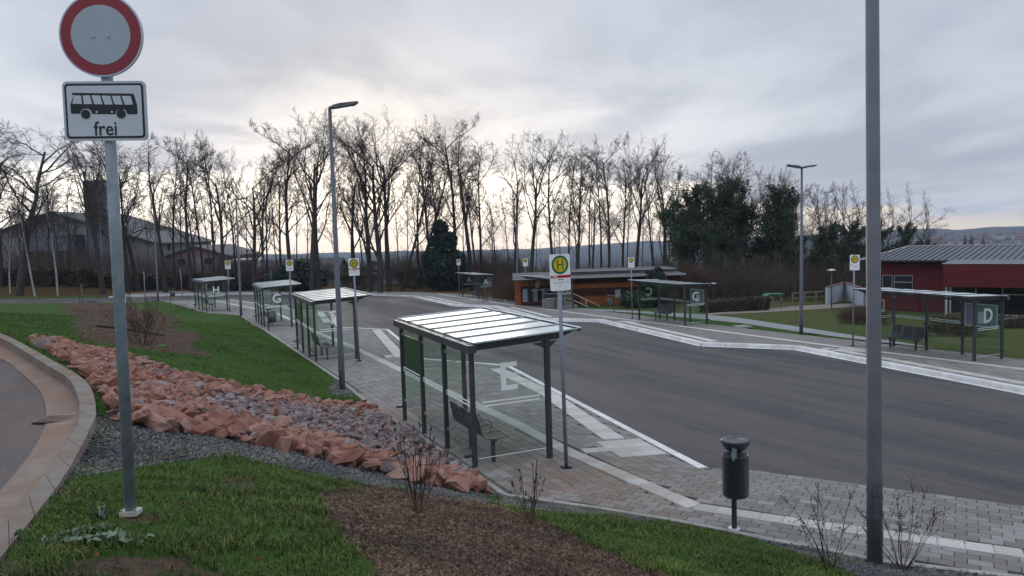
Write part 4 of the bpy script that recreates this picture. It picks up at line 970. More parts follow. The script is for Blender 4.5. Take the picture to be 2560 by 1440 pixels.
# ------------------------------------------------------------------ no-entry sign with bus plate
def left_sign():
    b = atz(327, 1281, -2.0+CAMZ); b[2] = float(zt(b[0], b[1]))
    d = 5.72; dc = at(255, 92, b[1]); H = dc[2]-b[2]
    topx = proj((b[0], b[1], dc[2]-.9))[0]; lean = (279-topx)/F*b[1]/(H-.9)
    rz = 0.03
    t = empty('traffic_sign', b, rz, 'round red-ringed no-entry sign above a white plate with bus symbol and word frei', 'traffic sign')
    t.rotation_euler = (0, float(np.clip(lean, -.05, .05)), rz)
    MB().tube([(0, 0, -.1), (0, 0, H+.22)], .040, 20).build('pole', galva, t)
    mb = MB(); mb.box((0, 0, .03), (.125, .105, .035)); fl = mb.build('base_collar', simple('dirty_white_collar', (.42, .43, .36), .8), t)
    mb = MB()
    for x in (-.05, .05): mb.tube([(x, -.04, .045), (x, -.04, .065)], .008, 8)
    mb.build('bolt', galva, fl)
    y = -.055
    def L(poly, k, name, m_, par):
        mb = MB(); plate_xz(mb, poly, y-.0015*k, y-.0015*(k-1)); return mb.build(name, m_, par)
    mb = MB(); mb.v = []; 
    disc = MB(); plate_xz(disc, circ(0, H, .290, 72), y, y+.018); D = disc.build('sign_disc', trafrim, t)
    L(circ(0, H, .278, 72), 1, 'red_ring', sign_red, D); L(circ(0, H, .206, 72), 2, 'grey_face', trafgrey, D)
    for x in (-.052, .052): MB().tube([(x, y-.012, H-.01), (x, y, H-.01)], .009, 10).build('rivet', trafrim, D)
    W, Hh = .580, .415; zc = H-.320-Hh/2
    pl = MB(); plate_xz(pl, rrect(-W/2, zc-Hh/2, W/2, zc+Hh/2, .035), y, y+.014); PL = pl.build('sign_plate', trafrim, t)
    L(rrect(-W/2+.016, zc-Hh/2+.016, W/2-.016, zc+Hh/2-.016, .026), 1, 'black_border', black_print, PL)
    L(rrect(-W/2+.031, zc-Hh/2+.031, W/2-.031, zc+Hh/2-.031, .016), 2, 'white_face', trafwhite, PL)
    # the bus
    s = .60/740.0; cx = 545; 
    def q(px, py): return ((px-cx)*s, zc-.008+(1040-py)*s)
    body = [q(*p) for p in [(272, 872), (795, 884), (803, 896), (822, 968), (826, 985), (826, 1052), (818, 1062), (740, 1062), (728, 1030), (708, 1018), (665, 1018), (642, 1035), (636, 1060), (436, 1055), (428, 1028), (405, 1010), (365, 1010), (340, 1030), (332, 1052), (262, 1052), (255, 1044), (252, 978), (288, 890), (272, 888)]]
    body = body[::-1]; L(body, 3, 'bus_body', black_print, PL)
    for w in ([(290, 895), (350, 896), (353, 970), (272, 966)], [(364, 896), (425, 896), (441, 971), (370, 971)], [(440, 896), (512, 898), (530, 974), (460, 972)], [(526, 899), (600, 901), (617, 976), (548, 975)], [(613, 902), (684, 903), (704, 978), (634, 976)], [(698, 903), (775, 905), (791, 978), (722, 980)]):
        L([q(*p) for p in w][::-1], 4, 'bus_window', trafwhite, PL)
    for wx in (381, 686):
        c = q(wx, 1057); L(circ(c[0], c[1], 39*s, 28), 5, 'bus_wheel', black_print, PL)
    for wx in (477, 607): c = q(wx, 1040); L(circ(c[0], c[1], 9*s, 12), 4, 'bus_lamp', trafwhite, PL)
    tx = text_mesh('frei', .140, .002, .0012); tx.materials.append(black_print); o = stand(tx, 'lettering', PL, (0.0, y-.0045, zc-.128)); o.scale = (.88, 1.0, 1)
left_sign()

# ------------------------------------------------------------------ rubble slope
def hull_rock(seed, n=17, flat=.7):
    r = np.random.default_rng(seed); bm = bmesh.new(); pts = r.normal(size=(n, 3)); pts /= np.linalg.norm(pts, axis=1)[:, None]; pts *= r.uniform(.74, 1.05, (n, 1)); pts *= np.array([r.uniform(.8, 1.15), r.uniform(.55, .9), r.uniform(.50, .82)*flat/.7])
    for p in pts: bm.verts.new(p)
    res = bmesh.ops.convex_hull(bm, input=bm.verts); bmesh.ops.delete(bm, geom=[e for e in res['geom_unused'] if isinstance(e, bmesh.types.BMVert)]+[], context='VERTS')
    bmesh.ops.recalc_face_normals(bm, faces=bm.faces); bmesh.ops.triangulate(bm, faces=bm.faces); bmesh.ops.subdivide_edges(bm, edges=bm.edges, cuts=1, use_grid_fill=True); bmesh.ops.triangulate(bm, faces=bm.faces)
    for v_ in bm.verts: v_.co = v_.co*(1+r.normal(0, .075))
    bm.verts.index_update()
    V = np.array([v.co[:] for v in bm.verts]); Fc = np.array([[v.index for v in f.verts] for f in bm.faces]); bm.free(); return V, Fc
ROCKS = [hull_rock(100+k) for k in range(16)]; SLABS = [hull_rock(300+k, 12, .42) for k in range(4)]
def rotm(a, b, c):
    return np.array((Matrix.Rotation(a, 3, 'Z') @ Matrix.Rotation(b, 3, 'X') @ Matrix.Rotation(c, 3, 'Y')))
def rubble():
    c = np.array(ROCKZ); items = []
    rng = np.random.default_rng(5)
    # ground layer then a second layer of looser stones on top
    for layer, (n, lo, hi, lift) in enumerate(((11000, .10, .23, .02), (8000, .07, .18, .10))):
        pts = rng.uniform([c[:, 0].min(), c[:, 1].min()], [c[:, 0].max(), c[:, 1].max()], (n, 2)); pts = pts[pip(pts[:, 0], pts[:, 1], ROCKZ)]
        kept = []; cell = {}
        for x, y in pts:
            pu = pip([x], [y], PURPLE)[0]; edge = float(pdist([x], [y], ROCKZ, True)[0])
            dfr = float(pdist([x], [y], GRAV, True)[0]); s = (lo+(hi-lo)*rng.random()**1.6)*(.78 if pu else 1.08)*(1.10 if dfr < .8 else .95)
            if edge < .35 and not pu: s *= 1.12
            if float(pdist([x], [y], [q_[:2] for q_ in KO])[0]) < s*1.25+.02 or float(pdist([x], [y], EDGE)[0]) < s+.04: continue
            g_ = (int(x/.3), int(y/.3)); ok = True
            for dx in (-1, 0, 1):
                for dy in (-1, 0, 1):
                    for (a, b, r_) in cell.get((g_[0]+dx, g_[1]+dy), ()):
                        if (a-x)**2+(b-y)**2 < ((r_+s)*(.46 if layer == 0 else .52))**2: ok = False
            if not ok: continue
            cell.setdefault(g_, []).append((x, y, s)); kept.append((x, y, s, pu, layer, lift))
        items += kept
    it = np.array([(a, b, s, p, l, f) for a, b, s, p, l, f in items], float); z = zt(it[:, 0], it[:, 1]); d = np.hypot(it[:, 0], it[:, 1])
    order = np.argsort(-(it[:, 2]/d)); single = set(order[:300].tolist()); meshes = {}
    big_lab = ['large red sandstone block in the rubble beside the gravel band', 'red sandstone boulder lying in the rubble slope']
    pools = {0: [[], [], [], 0], 1: [[], [], [], 0]}
    for i in range(len(it)):
        x, y, s, p, l, f = it[i]; p = int(p); rk = int(rng.integers(16)); slabby = (not p) and rng.random() < .22
        if rng.random() < .10: p = 1-p
        V, Fc = SLABS[rk % 4] if slabby else ROCKS[rk]; sc3 = np.array([s*rng.uniform(.95, 1.35), s*rng.uniform(.85, 1.1), s*rng.uniform(.9, 1.25)])
        a = rng.uniform(0, 6.28); b_ = rng.normal(0, .30); c_ = rng.normal(0, .35); zz = z[i]+f+s*.16
        if i in single:
            key = (p, slabby, rk % 4 if slabby else rk)
            if key not in meshes:
                me_ = np_mesh('sandstone_rock', V, Fc.ravel(), np.arange(len(Fc))*3); me_.materials.append((rockP if p else rockR)[0]); meshes[key] = me_
            o = bpy.data.objects.new('sandstone_rock', meshes[key]); COL.objects.link(o); o.location = (x, y, zz); o.scale = tuple(sc3); o.rotation_euler = (b_, c_, a)
            dk = float(np.min(np.hypot(KO[:, 0]-x, KO[:, 1]-y))); dg = float(pdist([x], [y], GRAV, True)[0]); de = float(pdist([x], [y], EDGE)[0]); wh = 'against the kerb of the side road' if dk < .9 else ('bordering the grey gravel band' if dg < .45 else ('close to the platform edging' if de < 1.3 else ('in the left half of the rubble slope' if x < -4 else 'in the right half of the rubble slope')))
            sz = ('long flat ' if slabby else ('big angular ' if sc3.max() > .235 else 'angular '))
            tag(o, sz+('purple-grey stone ' if p else 'red sandstone block ')+wh, 'rock', 'purple-grey stones of the rubble slope' if p else 'red sandstone blocks of the rubble slope')
        else:
            W = (V*sc3)@np.array(Matrix.Rotation(a, 3, 'Z') @ Matrix.Rotation(c_, 3, 'Y') @ Matrix.Rotation(b_, 3, 'X')).T+np.array([x, y, zz]); q = pools[p]; q[0].append(W); q[1].append(Fc+q[3]); q[2].append(np.full(len(Fc), rng.random())); q[3] += len(V)
    for p in (0, 1):
        Fc = np.concatenate(pools[p][1]); o = link('rubble', np_mesh('rubble', np.concatenate(pools[p][0]), Fc.ravel(), np.arange(len(Fc))*3, np.concatenate(pools[p][2])), (rockP if p else rockR)[1])
        tag(o, 'mass of smaller %s stones filling the rubble slope' % ('purple-grey' if p else 'red'), 'rubble', None, 'stuff')
rubble()

# ------------------------------------------------------------------ gravel chips, soil crumbs, grass
def scatter(poly_list, n, maxd, power=1.0):
    out = []
    for poly in poly_list:
        c = np.array(poly); x = RNG.uniform(c[:, 0].min()-.2, c[:, 0].max()+.2, n); y = RNG.uniform(max(.5, c[:, 1].min()-.2), c[:, 1].max()+.2, n); k = pip(x, y, poly); x, y = x[k], y[k]
        d = np.hypot(x, y); k = (d < maxd) & (RNG.random(len(x)) < np.clip((5.0/np.maximum(d, 5.0))**power, 0, 1)); out.append(np.stack([x[k], y[k]], 1))
    return np.concatenate(out)
OCT_V = np.array([[1, 0, 0], [0, 1, 0], [-1, 0, 0], [0, -1, 0], [.2, .1, 1], [0, 0, -1]], float); OCT_F = np.array([[0, 1, 4], [1, 2, 4], [2, 3, 4], [3, 0, 4]])
def crumbs(name, pts, size, mat_, label, cat, lift=.25, flat=.55):
    n = len(pts); z = zt(pts[:, 0], pts[:, 1]); s = size*RNG.uniform(.5, 1.3, n); a = RNG.uniform(0, 6.28, n); V = OCT_V[None]*np.stack([s*RNG.uniform(.7, 1.4, n), s*RNG.uniform(.5, 1, n), s*flat*RNG.uniform(.6, 1.3, n)], 1)[:, None]
    V = V*RNG.uniform(.75, 1.25, V.shape); ca, sa = np.cos(a)[:, None], np.sin(a)[:, None]; X = V[..., 0]*ca-V[..., 1]*sa; Y = V[..., 0]*sa+V[..., 1]*ca; tilt = RNG.normal(0, .5, n)[:, None]; Z = V[..., 2]+X*tilt*.5
    W = np.stack([X+pts[:, 0:1], Y+pts[:, 1:2], Z+(z+s*lift)[:, None]], -1).reshape(-1, 3); Fc = (OCT_F[None]+np.arange(n)[:, None, None]*6).reshape(-1, 3)
    o = link(name, np_mesh(name, W, Fc.ravel(), np.arange(len(Fc))*3, np.repeat(RNG.random(n), 4)), mat_); tag(o, label, cat, None, 'stuff')
gp_ = scatter([GRAV], 60000, 30, .4); gp2_ = scatter([GRAV2, GRAV3, GRAV4], 40000, 30, .3)
crumbs('gravel', np.concatenate([gp_, gp2_])[:60000], .019, chip, 'band of loose grey gravel chips', 'gravel')
crumbs('soil', scatter([SOIL], 60000, 20, .8)[:22000], .015, mulch, 'crumbly brown soil of the planting bed', 'soil', .2, .7)
crumbs('soil', scatter([SOIL2], 30000, 60, .1)[:16000], .035, mulch, 'brown mulch of the bed on the far lawn', 'soil', .2, .7)
crumbs('soil', scatter([SOIL], 9000, 20, .8)[:2200], .026, clod, 'larger clods of soil on the planting bed', 'soil', .0, .9)
def grass(name, n, rmin, rmax, amin, amax, hgt, wid, mat_, label, power, bend=.5, avoid=(), bare=.0, only=None, thin=()):
    r = (RNG.random(n)*(rmax**power-rmin**power)+rmin**power)**(1/power); a = RNG.uniform(amin, amax, n); x = r*np.sin(a); y = r*np.cos(a)
    # tufts
    k = ~pip(x, y, PAVE_ALL) & ~pip(x, y, ROADL) & (pdist(x, y, [q[:2] for q in KO]) > .05) & (pdist(x, y, PAVE_ALL, True) > .05)
    for p in avoid:
        s = np.where(pip(x, y, p), 1, -1)*pdist(x, y, p, True); nz = .10*np.sin(x*9.1+y*3.3)+.08*np.sin(x*3.7-y*7.9); k &= (s+nz*1.6+RNG.normal(0, .11, n)) < .0
    if only is not None: k &= only(x, y)
    for p in thin: k &= ~(pip(x, y, p) & (RNG.random(n) < .8))
    pn = np.sin(x*5.3+2*np.sin(y*3.1))*np.sin(y*4.7+1.3*np.sin(x*2.9)); k &= RNG.random(n) > bare*(pn > .35)
    x, y = x[k], y[k]; n = len(x); z = zt(x, y); r = np.hypot(x, y); sc_ = 1+(r-rmin)/(rmax)*.5
    pn2 = np.sin(x*2.3+1.7*np.sin(y*1.9))*.5+.5; h = hgt*RNG.uniform(.45, 1.35, n)*(.65+.6*pn2); w = wid*RNG.uniform(.7, 1.3, n)*sc_; b = RNG.uniform(0, 6.28, n); ln = h*bend*RNG.uniform(.2, 1.6, n); fx, fy = np.cos(b), np.sin(b); sx, sy = -fy*w/2, fx*w/2
    base = np.stack([x, y, z-.01], 1)
    def pt(s, dx, dz, ww): return base+np.stack([fx*dx+sx*s*ww, fy*dx+sy*s*ww, dz], 1)
    V = np.stack([pt(-1, 0*ln, 0*h, 1), pt(1, 0*ln, 0*h, 1), pt(1, ln*.35, h*.62, .8), pt(-1, ln*.35, h*.62, .8), pt(0, ln, h*(1-.25*RNG.random(n)), 0)], 1).reshape(-1, 3)
    i = np.arange(n)*5; Fl = np.stack([i, i+1, i+2, i+3, i+3, i+2, i+4], 1).ravel(); ls = np.stack([np.arange(n)*7, np.arange(n)*7+4], 1).ravel()
    o = link(name, np_mesh(name, V, Fl, ls, np.repeat(np.clip(RNG.normal(.42, .27, n), 0, 1), 2)), mat_); tag(o, label, 'grass', None, 'stuff')
near_only = lambda x, y: pip(x, y, BANK)
lp_ = RNG.uniform([-6, 3.8], [6, 12], (1500, 2)); lp_ = lp_[near_only(lp_[:, 0], lp_[:, 1]) & ~pip(lp_[:, 0], lp_[:, 1], ROADL)][:420]
FALLEN = np.concatenate([lp_, np.zeros((len(lp_), 0))], 1)
grass('grass', 230000, 3.6, 11.5, -.74, .70, .062, .0058, blade, 'long rough grass in the foreground around the sign pole', 1.15, .75, [SOIL, GRAV, GRAV2, GRAV3, ROCKZ], .72, near_only, BARE)
grass('lawn', 230000, 11.5, 42, -.80, .3, .055, .013, lawnblade, 'short green lawn above the near platform', 1.35, .6, [SOIL2, GRAV, ROCKZ, GRAV4, GRAV3], .05, near_only)

# ------------------------------------------------------------------ trees
def seg_mesh(name, segs, mat_):
    """segs: list of (p0,p1,r0,r1,sides)"""
    Vs, Fs, n = [], [], 0
    for sides in sorted(set(s[4] for s in segs)):
        S = [s for s in segs if s[4] == sides]; p0 = np.array([s[0] for s in S]); p1 = np.array([s[1] for s in S]); r0 = np.array([s[2] for s in S]); r1 = np.array([s[3] for s in S]); d = p1-p0; L = np.linalg.norm(d, axis=1, keepdims=True)+1e-9; d /= L
        up = np.where(np.abs(d[:, 2:3]) < .9, np.array([[0, 0, 1.]]), np.array([[0, 1., 0]])); a = np.cross(d, up); a /= np.linalg.norm(a, axis=1, keepdims=True)+1e-9; b = np.cross(d, a)
        t = np.arange(sides)*2*math.pi/sides; ring = a[:, None]*np.cos(t)[None, :, None]+b[:, None]*np.sin(t)[None, :, None]
        V = np.concatenate([p0[:, None]+ring*r0[:, None, None], p1[:, None]+ring*r1[:, None, None]], 1).reshape(-1, 3); j = np.arange(sides); q = np.stack([j, (j+1) % sides, (j+1) % sides+sides, j+sides], 1)
        Fq = (q[None]+np.arange(len(S))[:, None, None]*2*sides).reshape(-1, 4)+n; Vs.append(V); Fs.append(Fq); n += len(V)
    V = np.concatenate(Vs); Fq = np.concatenate(Fs); me = np_mesh(name, V, Fq.ravel(), np.arange(len(Fq))*4, smooth=True); me.materials.append(mat_); return me
def nrm(v): return v/(np.linalg.norm(v)+1e-9)
def grow(rg, p, d, r, L, lvl, out, pr):
    n = pr['seg'][lvl]; step = L/n; pts = [p.copy()]; dirs = []
    for k in range(n):
        d = nrm(d+rg.normal(0, pr['wob'][lvl], 3)+np.array([0, 0, pr['trop'][lvl]])); q = p+d*step; f0 = 1-(k/n)*pr['tap'][lvl]; f1 = 1-((k+1)/n)*pr['tap'][lvl]
        out[0 if lvl == 0 else 1].append((p, q, max(r*f0, pr['rmin']), max(r*f1, pr['rmin']), 7 if lvl == 0 else (5 if lvl == 1 else 3))); p = q; pts.append(p); dirs.append(d)
    if lvl >= pr['max']: return
    nc = pr['kids'][lvl]; nc = int(rg.integers(int(nc*.8), int(nc*1.25)+1)); f = pr['from'][lvl]
    for c in range(nc):
        t = f+(1-f)*(c+rg.random())/nc; t = min(t, .999); k = int(t*n); pos = pts[k]+(pts[k+1]-pts[k])*(t*n-k); dd = dirs[k]; a = rg.uniform(0, 6.283); ref = np.array([0, 0, 1.]) if abs(dd[2]) < .95 else np.array([1., 0, 0]); s = nrm(np.cross(dd, ref)); u = np.cross(dd, s)
        ang = math.radians(rg.normal(pr['ang'][lvl], 9)); nd = nrm(dd*math.cos(ang)+(s*math.cos(a)+u*math.sin(a))*math.sin(ang))
        if lvl >= 1 and nd[2] < -.1: nd[2] *= -.4
        ll = L*pr['len'][lvl]*rg.uniform(.7, 1.2)*(1-.45*(t-f)/(1-f+1e-6) if lvl == 0 else 1-.4*t); grow(rg, pos, nd, r*pr['rr'][lvl]*(1-.3*t)*rg.uniform(.8, 1.1), ll, lvl+1, out, pr)
def tree_variant(seed, kind):
    rg = np.random.default_rng(seed); out = ([], [])
    base = dict(seg=[9, 8, 6, 4, 2], wob=[.028, .11, .16, .19, .18], trop=[.03, .045, .03, .01, .0], tap=[.72, .85, .85, .8, .6], rmin=.0078, kids=[12, 9, 8, 6, 0], ang=[38, 42, 42, 42, 0], len=[.46, .48, .45, .5, 0], rr=[.42, .45, .5, .6, 0], max=4)
    base['from'] = [.36, .18, .15, .15, 0]
    if kind == 'fork': base.update(ang=[24, 34, 38, 40, 0], kids=[8, 10, 8, 5, 0], len=[.66, .46, .44, .5, 0]); base['from'] = [.36, .25, .15, .15, 0]
    if kind == 'fan': base.update(ang=[30, 26, 34, 36, 0], kids=[11, 9, 8, 5, 0], len=[.70, .48, .44, .45, 0], trop=[.02, .07, .05, .02, .0]); base['from'] = [.25, .25, .2, .1, 0]
    if kind == 'oak': base.update(ang=[50, 45, 45, 45, 0], wob=[.08, .20, .22, .22, .2], kids=[11, 8, 7, 5, 0], len=[.54, .52, .46, .45, 0]); base['from'] = [.34, .15, .12, .1, 0]
    if kind == 'slim': base.update(ang=[32, 38, 40, 40, 0], kids=[14, 7, 6, 4, 0], len=[.28, .42, .45, .5, 0], tap=[.85, .85, .85, .8, .6]); base['from'] = [.35, .2, .15, .1, 0]
    if kind == 'lean': base.update(ang=[34, 36, 40, 40, 0], kids=[12, 8, 7, 4, 0], len=[.50, .45, .45, .5, 0]); base['from'] = [.22, .15, .15, .1, 0]
    H = 13.0 if kind in ('fork', 'fan') else 16.0
    dn = .010 if kind == 'slim' else .022; d0 = nrm(np.array([rg.normal(0, dn), rg.normal(0, dn), 1.])) if kind != 'lean' else nrm(np.array([.38, 0, 1.]))
    grow(rg, np.array([0, 0, -.3]), d0, {'fork': .28, 'fan': .27, 'oak': .29, 'slim': .14, 'lean': .21}.get(kind, .23), H, 0, out, base)
    mx = max(s[1][2] for s in out[1]); sc_ = 20.0/mx
    out = [[(a*sc_, b*sc_, c*sc_ if c > .02 else c, e*sc_ if e > .02 else e, f) for a, b, c, e, f in o] for o in out]
    return out
KINDS = ['fork', 'fan', 'oak', 'slim', 'tall', 'fork', 'lean', 'fan', 'tall', 'slim']
VAR = []
for i, k in enumerate(KINDS):
    o = tree_variant(40+i*3, k); VAR.append(dict(kind=k, trunk=seg_mesh('trunk', o[0], bark), crown=seg_mesh('crown', o[1], twigm), segs=o))
def ivy_mesh(v, seed, hmax=14.0, n=9000, spread=.75):
    rg = np.random.default_rng(seed); big = [s for s in VAR[v]['segs'][0]]+[s for s in VAR[v]['segs'][1] if s[2] > .028]; big = [s for s in big if s[0][2] < hmax]
    L = np.array([np.linalg.norm(s[1]-s[0]) for s in big]); idx = rg.choice(len(big), n, p=L/L.sum()); t = rg.random((n, 1)); p0 = np.array([s[0] for s in big]); p1 = np.array([s[1] for s in big]); c = p0[idx]*(1-t)+p1[idx]*t
    sp = spread*np.clip(1.25-c[:, 2:3]/hmax, .35, 1); c = c+rg.normal(0, 1, (n, 3))*sp*np.array([1, 1, .7]); c[:, 2] = np.maximum(c[:, 2], .1); return leaf_cloud('ivy_leaves', c, .20, rg, ivyleaf)
def leaf_cloud(name, c, s, rg, mat_):
    n = len(c); a = nrm_rows(rg.normal(0, 1, (n, 3))); b = nrm_rows(np.cross(a, rg.normal(0, 1, (n, 3)))); sz = s*rg.uniform(.5, 1.4, (n, 1)); V = np.stack([c-a*sz, c+b*sz*.55, c+a*sz, c-b*sz*.55], 1).reshape(-1, 3); Fq = np.arange(n*4)
    me = np_mesh(name, V, Fq, np.arange(n)*4); me.materials.append(mat_); return me
def nrm_rows(a): return a/(np.linalg.norm(a, axis=1, keepdims=True)+1e-9)
IVY = {v: ivy_mesh(v, 70+v, hm, n_, sp) for v, hm, n_, sp in ((0, 16, 8500, 1.0), (4, 17, 8500, 1.05), (2, 15, 8500, 1.1), (6, 12, 6500, .95))}
NUM = ['first', 'second', 'third', 'fourth', 'fifth', 'sixth', 'seventh', 'eighth', 'ninth', 'tenth', 'eleventh', 'twelfth', 'thirteenth', 'fourteenth', 'fifteenth', 'sixteenth']
ZONES = [(-400, 205, 'left of the square tower'), (205, 400, 'around the no-entry pole'), (400, 560, 'in front of the gabled house'), (560, 700, 'behind shelters H and G'), (700, 860, 'just left of the tall lamp'), (860, 1065, 'just right of the tall lamp'),
         (1065, 1270, 'around conifer and shelter A'), (1270, 1400, 'left of the nearest stop sign'), (1400, 1560, 'behind the kiosk, left half'), (1560, 1710, 'behind the kiosk, right half'), (1710, 1990, 'left of the two-headed lamp'), (1990, 2170, 'right of the two-headed lamp'), (2170, 2700, 'right of the thick lamp pole')]
# base x, top y, top x, depth, variant, ivy, width
TR = [(-60, 320, -60, 88, 2, 0, 1.1), (5, 300, -5, 90, 4, 0, 1), (45, 268, 15, 82, 2, 0, 1.15), (100, 420, 95, 96, 3, 0, .8), (176, 400, 170, 98, 3, 0, .8), (255, 300, 215, 84, 0, 0, .85), (285, 330, 300, 92, 3, 0, 1), (318, 345, 330, 90, 8, 0, .9), (345, 320, 350, 94, 2, 0, .8), (412, 318, 390, 88, 5, 0, .8),
      (438, 330, 440, 92, 9, 0, 1), (478, 322, 470, 90, 4, 0, .9), (508, 345, 505, 94, 9, 0, 1), (533, 325, 525, 90, 3, 0, 1.1), (560, 330, 580, 88, 1, 0, .85), (590, 372, 600, 95, 9, 0, 1), (640, 352, 632, 86, 7, 0, .95), (668, 400, 665, 96, 3, 0, 1), (702, 375, 690, 92, 8, 0, .8), (728, 285, 712, 86, 4, 0, .95),
      (778, 270, 752, 83, 0, 0, .9), (796, 262, 800, 86, 5, 0, .75), (840, 430, 840, 98, 9, 0, 1), (885, 360, 880, 90, 5, 0, .9), (925, 290, 905, 86, 1, 0, 1.0), (948, 268, 945, 84, 7, 0, 1.0), (972, 285, 985, 86, 0, 0, .9), (1000, 285, 1010, 88, 6, 0, .8), (1030, 300, 1060, 90, 6, 0, .9), (1048, 330, 1045, 94, 9, 0, 1), (1078, 310, 1080, 92, 8, 0, .8),
      (1105, 340, 1110, 94, 3, 0, 1), (1138, 280, 1140, 88, 4, 0, .9), (1178, 290, 1165, 88, 5, 0, .85), (1205, 345, 1210, 94, 8, 0, .8), (1242, 470, 1235, 90, 9, 0, .9), (1288, 340, 1290, 86, 5, 0, .75), (1326, 330, 1330, 82, 0, 0, .80), (1383, 318, 1395, 82, 4, 0, .8), (1424, 375, 1420, 86, 9, 0, 1), (1446, 355, 1455, 84, 8, 0, .8),
      (1474, 380, 1480, 88, 3, 0, 1), (1504, 360, 1500, 84, 9, 0, 1), (1523, 328, 1525, 80, 4, 0, .75), (1556, 385, 1560, 88, 8, 0, .8), (1588, 330, 1600, 80, 0, 0, .75), (1632, 375, 1640, 86, 9, 0, 1), (1662, 352, 1680, 80, 1, 0, .75), (1672, 400, 1700, 88, 3, 0, 1), (1705, 405, 1712, 84, 8, 0, .7),
      (1735, 420, 1740, 74, 4, 1, .8), (1762, 375, 1765, 82, 5, 0, .8), (1798, 385, 1800, 70, 0, 1, .85), (1835, 372, 1835, 80, 8, 0, .8), (1872, 430, 1875, 72, 2, 1, .85), (1905, 405, 1905, 80, 0, 0, .7), (1948, 420, 1950, 70, 4, 1, .85), (1975, 425, 1985, 78, 1, 0, .7), (1925, 470, 1925, 84, 2, 1, .8),
      (2022, 455, 2040, 72, 6, 1, .9), (2055, 450, 2075, 78, 8, 0, .8), (2085, 448, 2110, 70, 6, 1, .9), (2125, 450, 2140, 76, 1, 0, .7), (2150, 455, 2160, 72, 6, 1, .85), (2185, 470, 2195, 76, 6, 0, .8), (2228, 455, 2240, 74, 6, 1, .62), (2262, 475, 2290, 78, 6, 0, .8), (2292, 520, 2340, 72, 6, 1, .6), (1715, 450, 1715, 70, 2, 1, .7), (1770, 520, 1770, 68, 2, 1, .8), (1845, 560, 1840, 68, 0, 1, .9), (2000, 540, 2000, 68, 2, 1, .9), (2060, 560, 2060, 68, 4, 1, .9), (2120, 570, 2115, 68, 2, 1, .8), (1722, 500, 1722, 73, 0, 1, .7), (1820, 470, 1815, 75, 4, 1, .8), (1905, 540, 1900, 71, 2, 1, .8), (1965, 520, 1965, 73, 0, 1, .7)]
zc_ = {}
TR.sort(key=lambda q: q[0])
used = set()
for (bx, ty, tx, Y, v, ivy, w) in TR:
    if v == 0 and w > .84 and bx > 700 and False: pass
    X = at(bx, 700, Y)[0]; zb = float(zt(X, Y)); h = at(tx, ty, Y)[2]-zb; s = h/20.0
    zi = next(i for i, z in enumerate(ZONES) if z[0] <= bx < z[1]); zc_[zi] = zc_.get(zi, 0)+1
    desc = {'fork': 'tall forked', 'fan': 'broad fan-shaped', 'oak': 'gnarled spreading', 'slim': 'slender', 'tall': 'tall straight', 'lean': 'leaning'}[VAR[v]['kind']]
    if ivy: desc += ' ivy-clad'
    n_ = sum(1 for q in TR if ZONES[zi][0] <= q[0] < ZONES[zi][1])
    lab = f"{desc} bare tree, {NUM[min(15, zc_[zi]-1)]} from the left {ZONES[zi][2]}"
    t = empty('bare_tree', (X, Y, zb), RNG.uniform(-.5, .5) if VAR[v]['kind'] == 'lean' else RNG.uniform(0, 6.28), lab, 'tree', 'winter trees behind the bus loop'); t.scale = (s*w*1.22, s*w*1.22, s)
    tp = (tx-bx)/F*Y/h; t.rotation_euler = (0, 0, t.rotation_euler[2])
    link('trunk', VAR[v]['trunk'], None, t); link('crown', VAR[v]['crown'], None, t)
    if ivy: link('ivy', IVY.get(v, IVY[4]) if v in IVY else IVY[4], None, t)
# thin background trees one can still tell apart, further back
for k in range(64):
    px = -60+k*36+RNG.uniform(-14, 14)
    if px > 2150: continue
    Y = RNG.uniform(104, 128); X = at(px, 690, Y)[0]; zb = float(zt(X, Y)); v = int(RNG.choice([3, 9, 8, 5])); lim = np.interp(px, [0, 250, 700, 1000, 1300, 1700, 2150], [420, 430, 400, 400, 430, 450, 510])+RNG.uniform(-20, 60)
    h = at(px, lim, Y)[2]-zb; s = h/20
    t = empty('bare_tree', (X, Y, zb), RNG.uniform(0, 6.28), 'thin bare tree in the back of the wood, seen between nearer trunks', 'tree', 'thin trees in the back of the wood'); t.scale = (s*.9, s*.9, s)
    link('trunk', VAR[v]['trunk'], None, t); link('crown', VAR[v]['crown'], None, t)
# birches
o = tree_variant(77, 'slim'); bt = seg_mesh('trunk', o[0], birch); bc = seg_mesh('crown', o[1], twigm)
for bx, ty, Y, lab in ((84, 430, 80, 'white-barked birch in front of the dark glass front of the hall'), (141, 400, 82, 'white-barked birch right of the other one before the hall'), (22, 470, 84, 'thin pale birch at the left edge of the wood')):
    X = at(bx, 690, Y)[0]; zb = float(zt(X, Y)); s = (at(bx, ty, Y)[2]-zb)/20; t = empty('birch_tree', (X, Y, zb), RNG.uniform(0, 6), lab, 'tree', 'birches before the hall'); t.scale = (s*1.1, s*1.1, s); link('trunk', bt, None, t); link('crown', bc, None, t)

